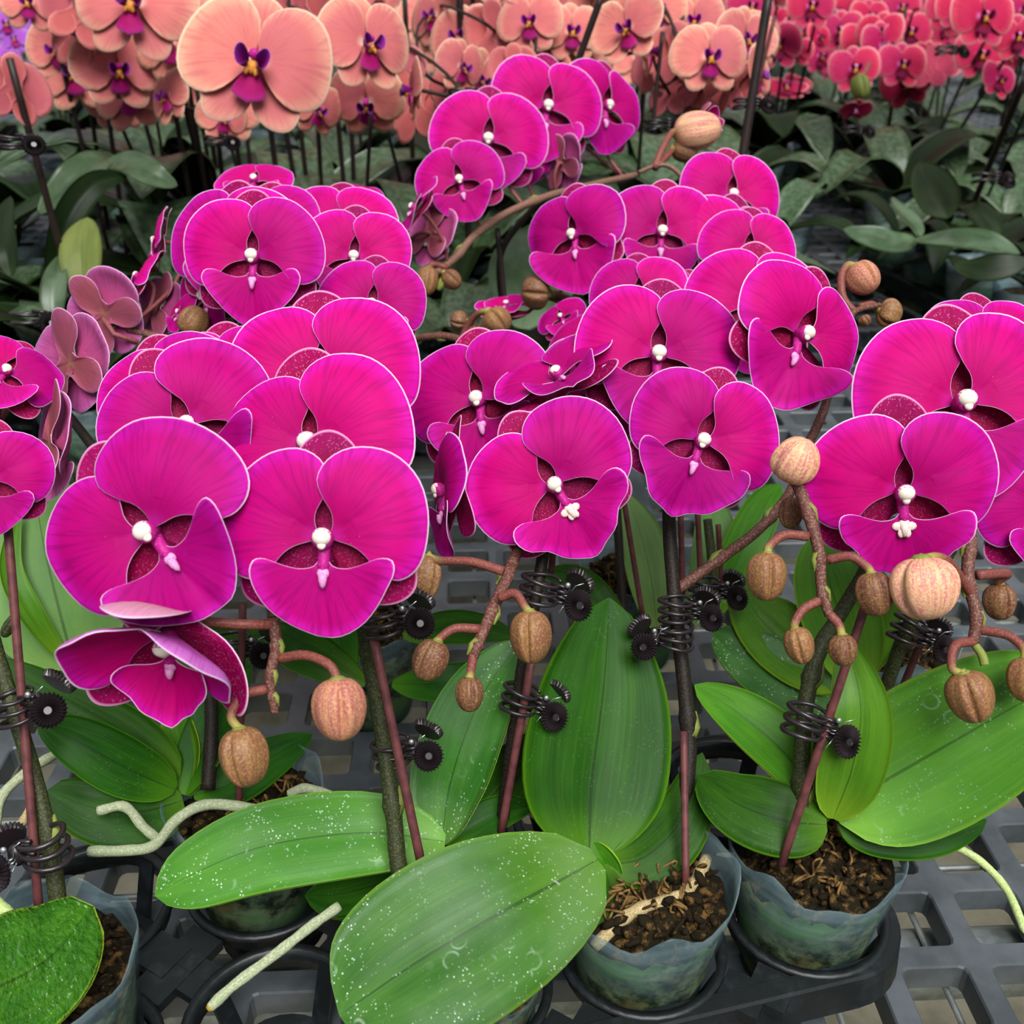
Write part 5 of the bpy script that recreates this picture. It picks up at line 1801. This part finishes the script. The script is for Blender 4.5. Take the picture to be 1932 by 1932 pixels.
pR.leaf([(1800, 500, 1.12), (1850, 505, 1.10), (1900, 500, 1.09), (1940, 490, 1.09)], 52, (0, -.7, .6), LF_BGD, fold=.0, maxw=.09)
TB = math.radians(15)
B3 = Matrix.Rotation(TB, 3, 'Z')
q0 = Vector((.792, 1.126, 0))
tray(q0, TB, 3, 4, .085, .045, 'black carrying tray with clear pots at the right edge below the spread pale leaves', depth=.02)
q1 = Vector((.475, 1.10, 0))
tray(q1, TB, 3, 4, .085, .045, 'black carrying tray in the dark gap beside the single tan bud', depth=.02)
EP = 'small plants in the right back trays'
for qq, t_ in ((q0, 0), (q1, 1)):
    for ix in range(3):
        for iy in range(4):
            if t_ == 1 and iy < 3 or (ix == 0 and iy == 0):
                continue
            q = qq + B3 @ Vector((-(ix + .5) * .085, (iy + .5) * .085, 0))
            p = bg_plant('small flowerless orchid in the %s, %s row, %s pot' % (('right edge back tray', 'tray in the dark gap')[t_], ('front', 'second', 'third', 'rear')[iy], ('right', 'middle', 'left')[ix]), q.x, q.y, EP, 2 if iy < 2 else 4, .075, .11, (LF_BG, LF_BGD), seed=90 + ix * 5 + iy, pot_r=.036)

# low leafy plants in the shade of the back clusters
SH = 'leafy plants shaded by the back magenta clusters'
for i, (x, y) in enumerate(sorted(((-.56, .93), (-.47, 1.02), (-.40, .90), (-.31, 1.0), (-.22, .92), (-.13, 1.02), (-.05, .93), (.04, 1.01), (.12, .93), (-.50, .80), (-.36, .80), (.20, 1.02), (-.60, 1.05)))):
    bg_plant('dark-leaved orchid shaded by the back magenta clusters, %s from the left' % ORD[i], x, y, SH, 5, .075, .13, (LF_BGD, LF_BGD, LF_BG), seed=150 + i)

# rows of plants filling the bench behind
rng = random.Random(99)
rows = [(1.12, .17), (1.33, .18), (1.58, .19), (1.88, .20), (2.22, .22), (2.62, .25), (3.1, .29), (3.7, .34)]
for ri, (y, sp) in enumerate(rows):
    half = y * .56 + .1
    n = int(2 * half / sp)
    seen = {}
    for k in range(n + 1):
        x = -half + k * sp + rng.uniform(-.04, .04)
        yy = y + rng.uniform(-.05, .05)
        # keep clear of the near tray at the right and of plants already placed
        if x > .20 and yy < 1.50:
            continue
        right = x > .19 * yy
        left = x < -.36 * yy
        kind = 'red' if right else ('purple' if left else 'coral')
        bare = ri < 1 or (ri < 3 and kind != 'coral')
        knd = 'leafy bloomless' if bare else kind
        seen[knd] = seen.get(knd, -1) + 1
        lab = '%s orchid, %s from the left of its kind in the %s row behind' % (knd, ORD[seen[knd]], ('nearest', 'second', 'third', 'fourth', 'fifth', 'sixth', 'seventh', 'farthest')[ri])
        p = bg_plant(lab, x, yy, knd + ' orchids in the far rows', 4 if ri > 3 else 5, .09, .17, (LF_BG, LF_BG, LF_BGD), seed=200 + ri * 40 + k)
        if bare:
            continue
        top = Vector((x + rng.uniform(-.04, .04), yy - rng.uniform(.06, .12), (.37 if kind == 'coral' else .35) + rng.uniform(-.03, .04)))
        bg_spike(p, top)
        stake((x + .015, yy, .06), (x + rng.uniform(-.01, .03), yy - .03, .33 + rng.uniform(-.03, .05)), .0026, 'dark stake, %s from the left in the %s row behind' % (ORD[sum(seen[q] + 1 for q in seen if q != 'leafy bloomless') - 1], ('nearest', 'second', 'third', 'fourth', 'fifth', 'sixth', 'seventh', 'farthest')[ri]), STAKED, 'dark stakes in the far rows')
        nf = 5 if ri < 5 else 6
        for f in range(nf):
            pos = top + Vector((rng.uniform(-.07, .07), rng.uniform(-.06, .02), -.005 - f * .028 + rng.uniform(-.012, .012)))
            d = (pos - CAM).dot(FV)
            W = rng.uniform(.075, .092) * (.6 if kind == 'purple' else 1.0)
            px, py = proj(pos)
            p.std(kind, px, py, W * F / d, d, rng.uniform(-12, 12), rng.uniform(-35, 35) if rng.random() < .8 else rng.uniform(120, 200), rng.uniform(-12, 8), variant=rng.choice((0, 0, 1, 2)), ped=False, joined=True)
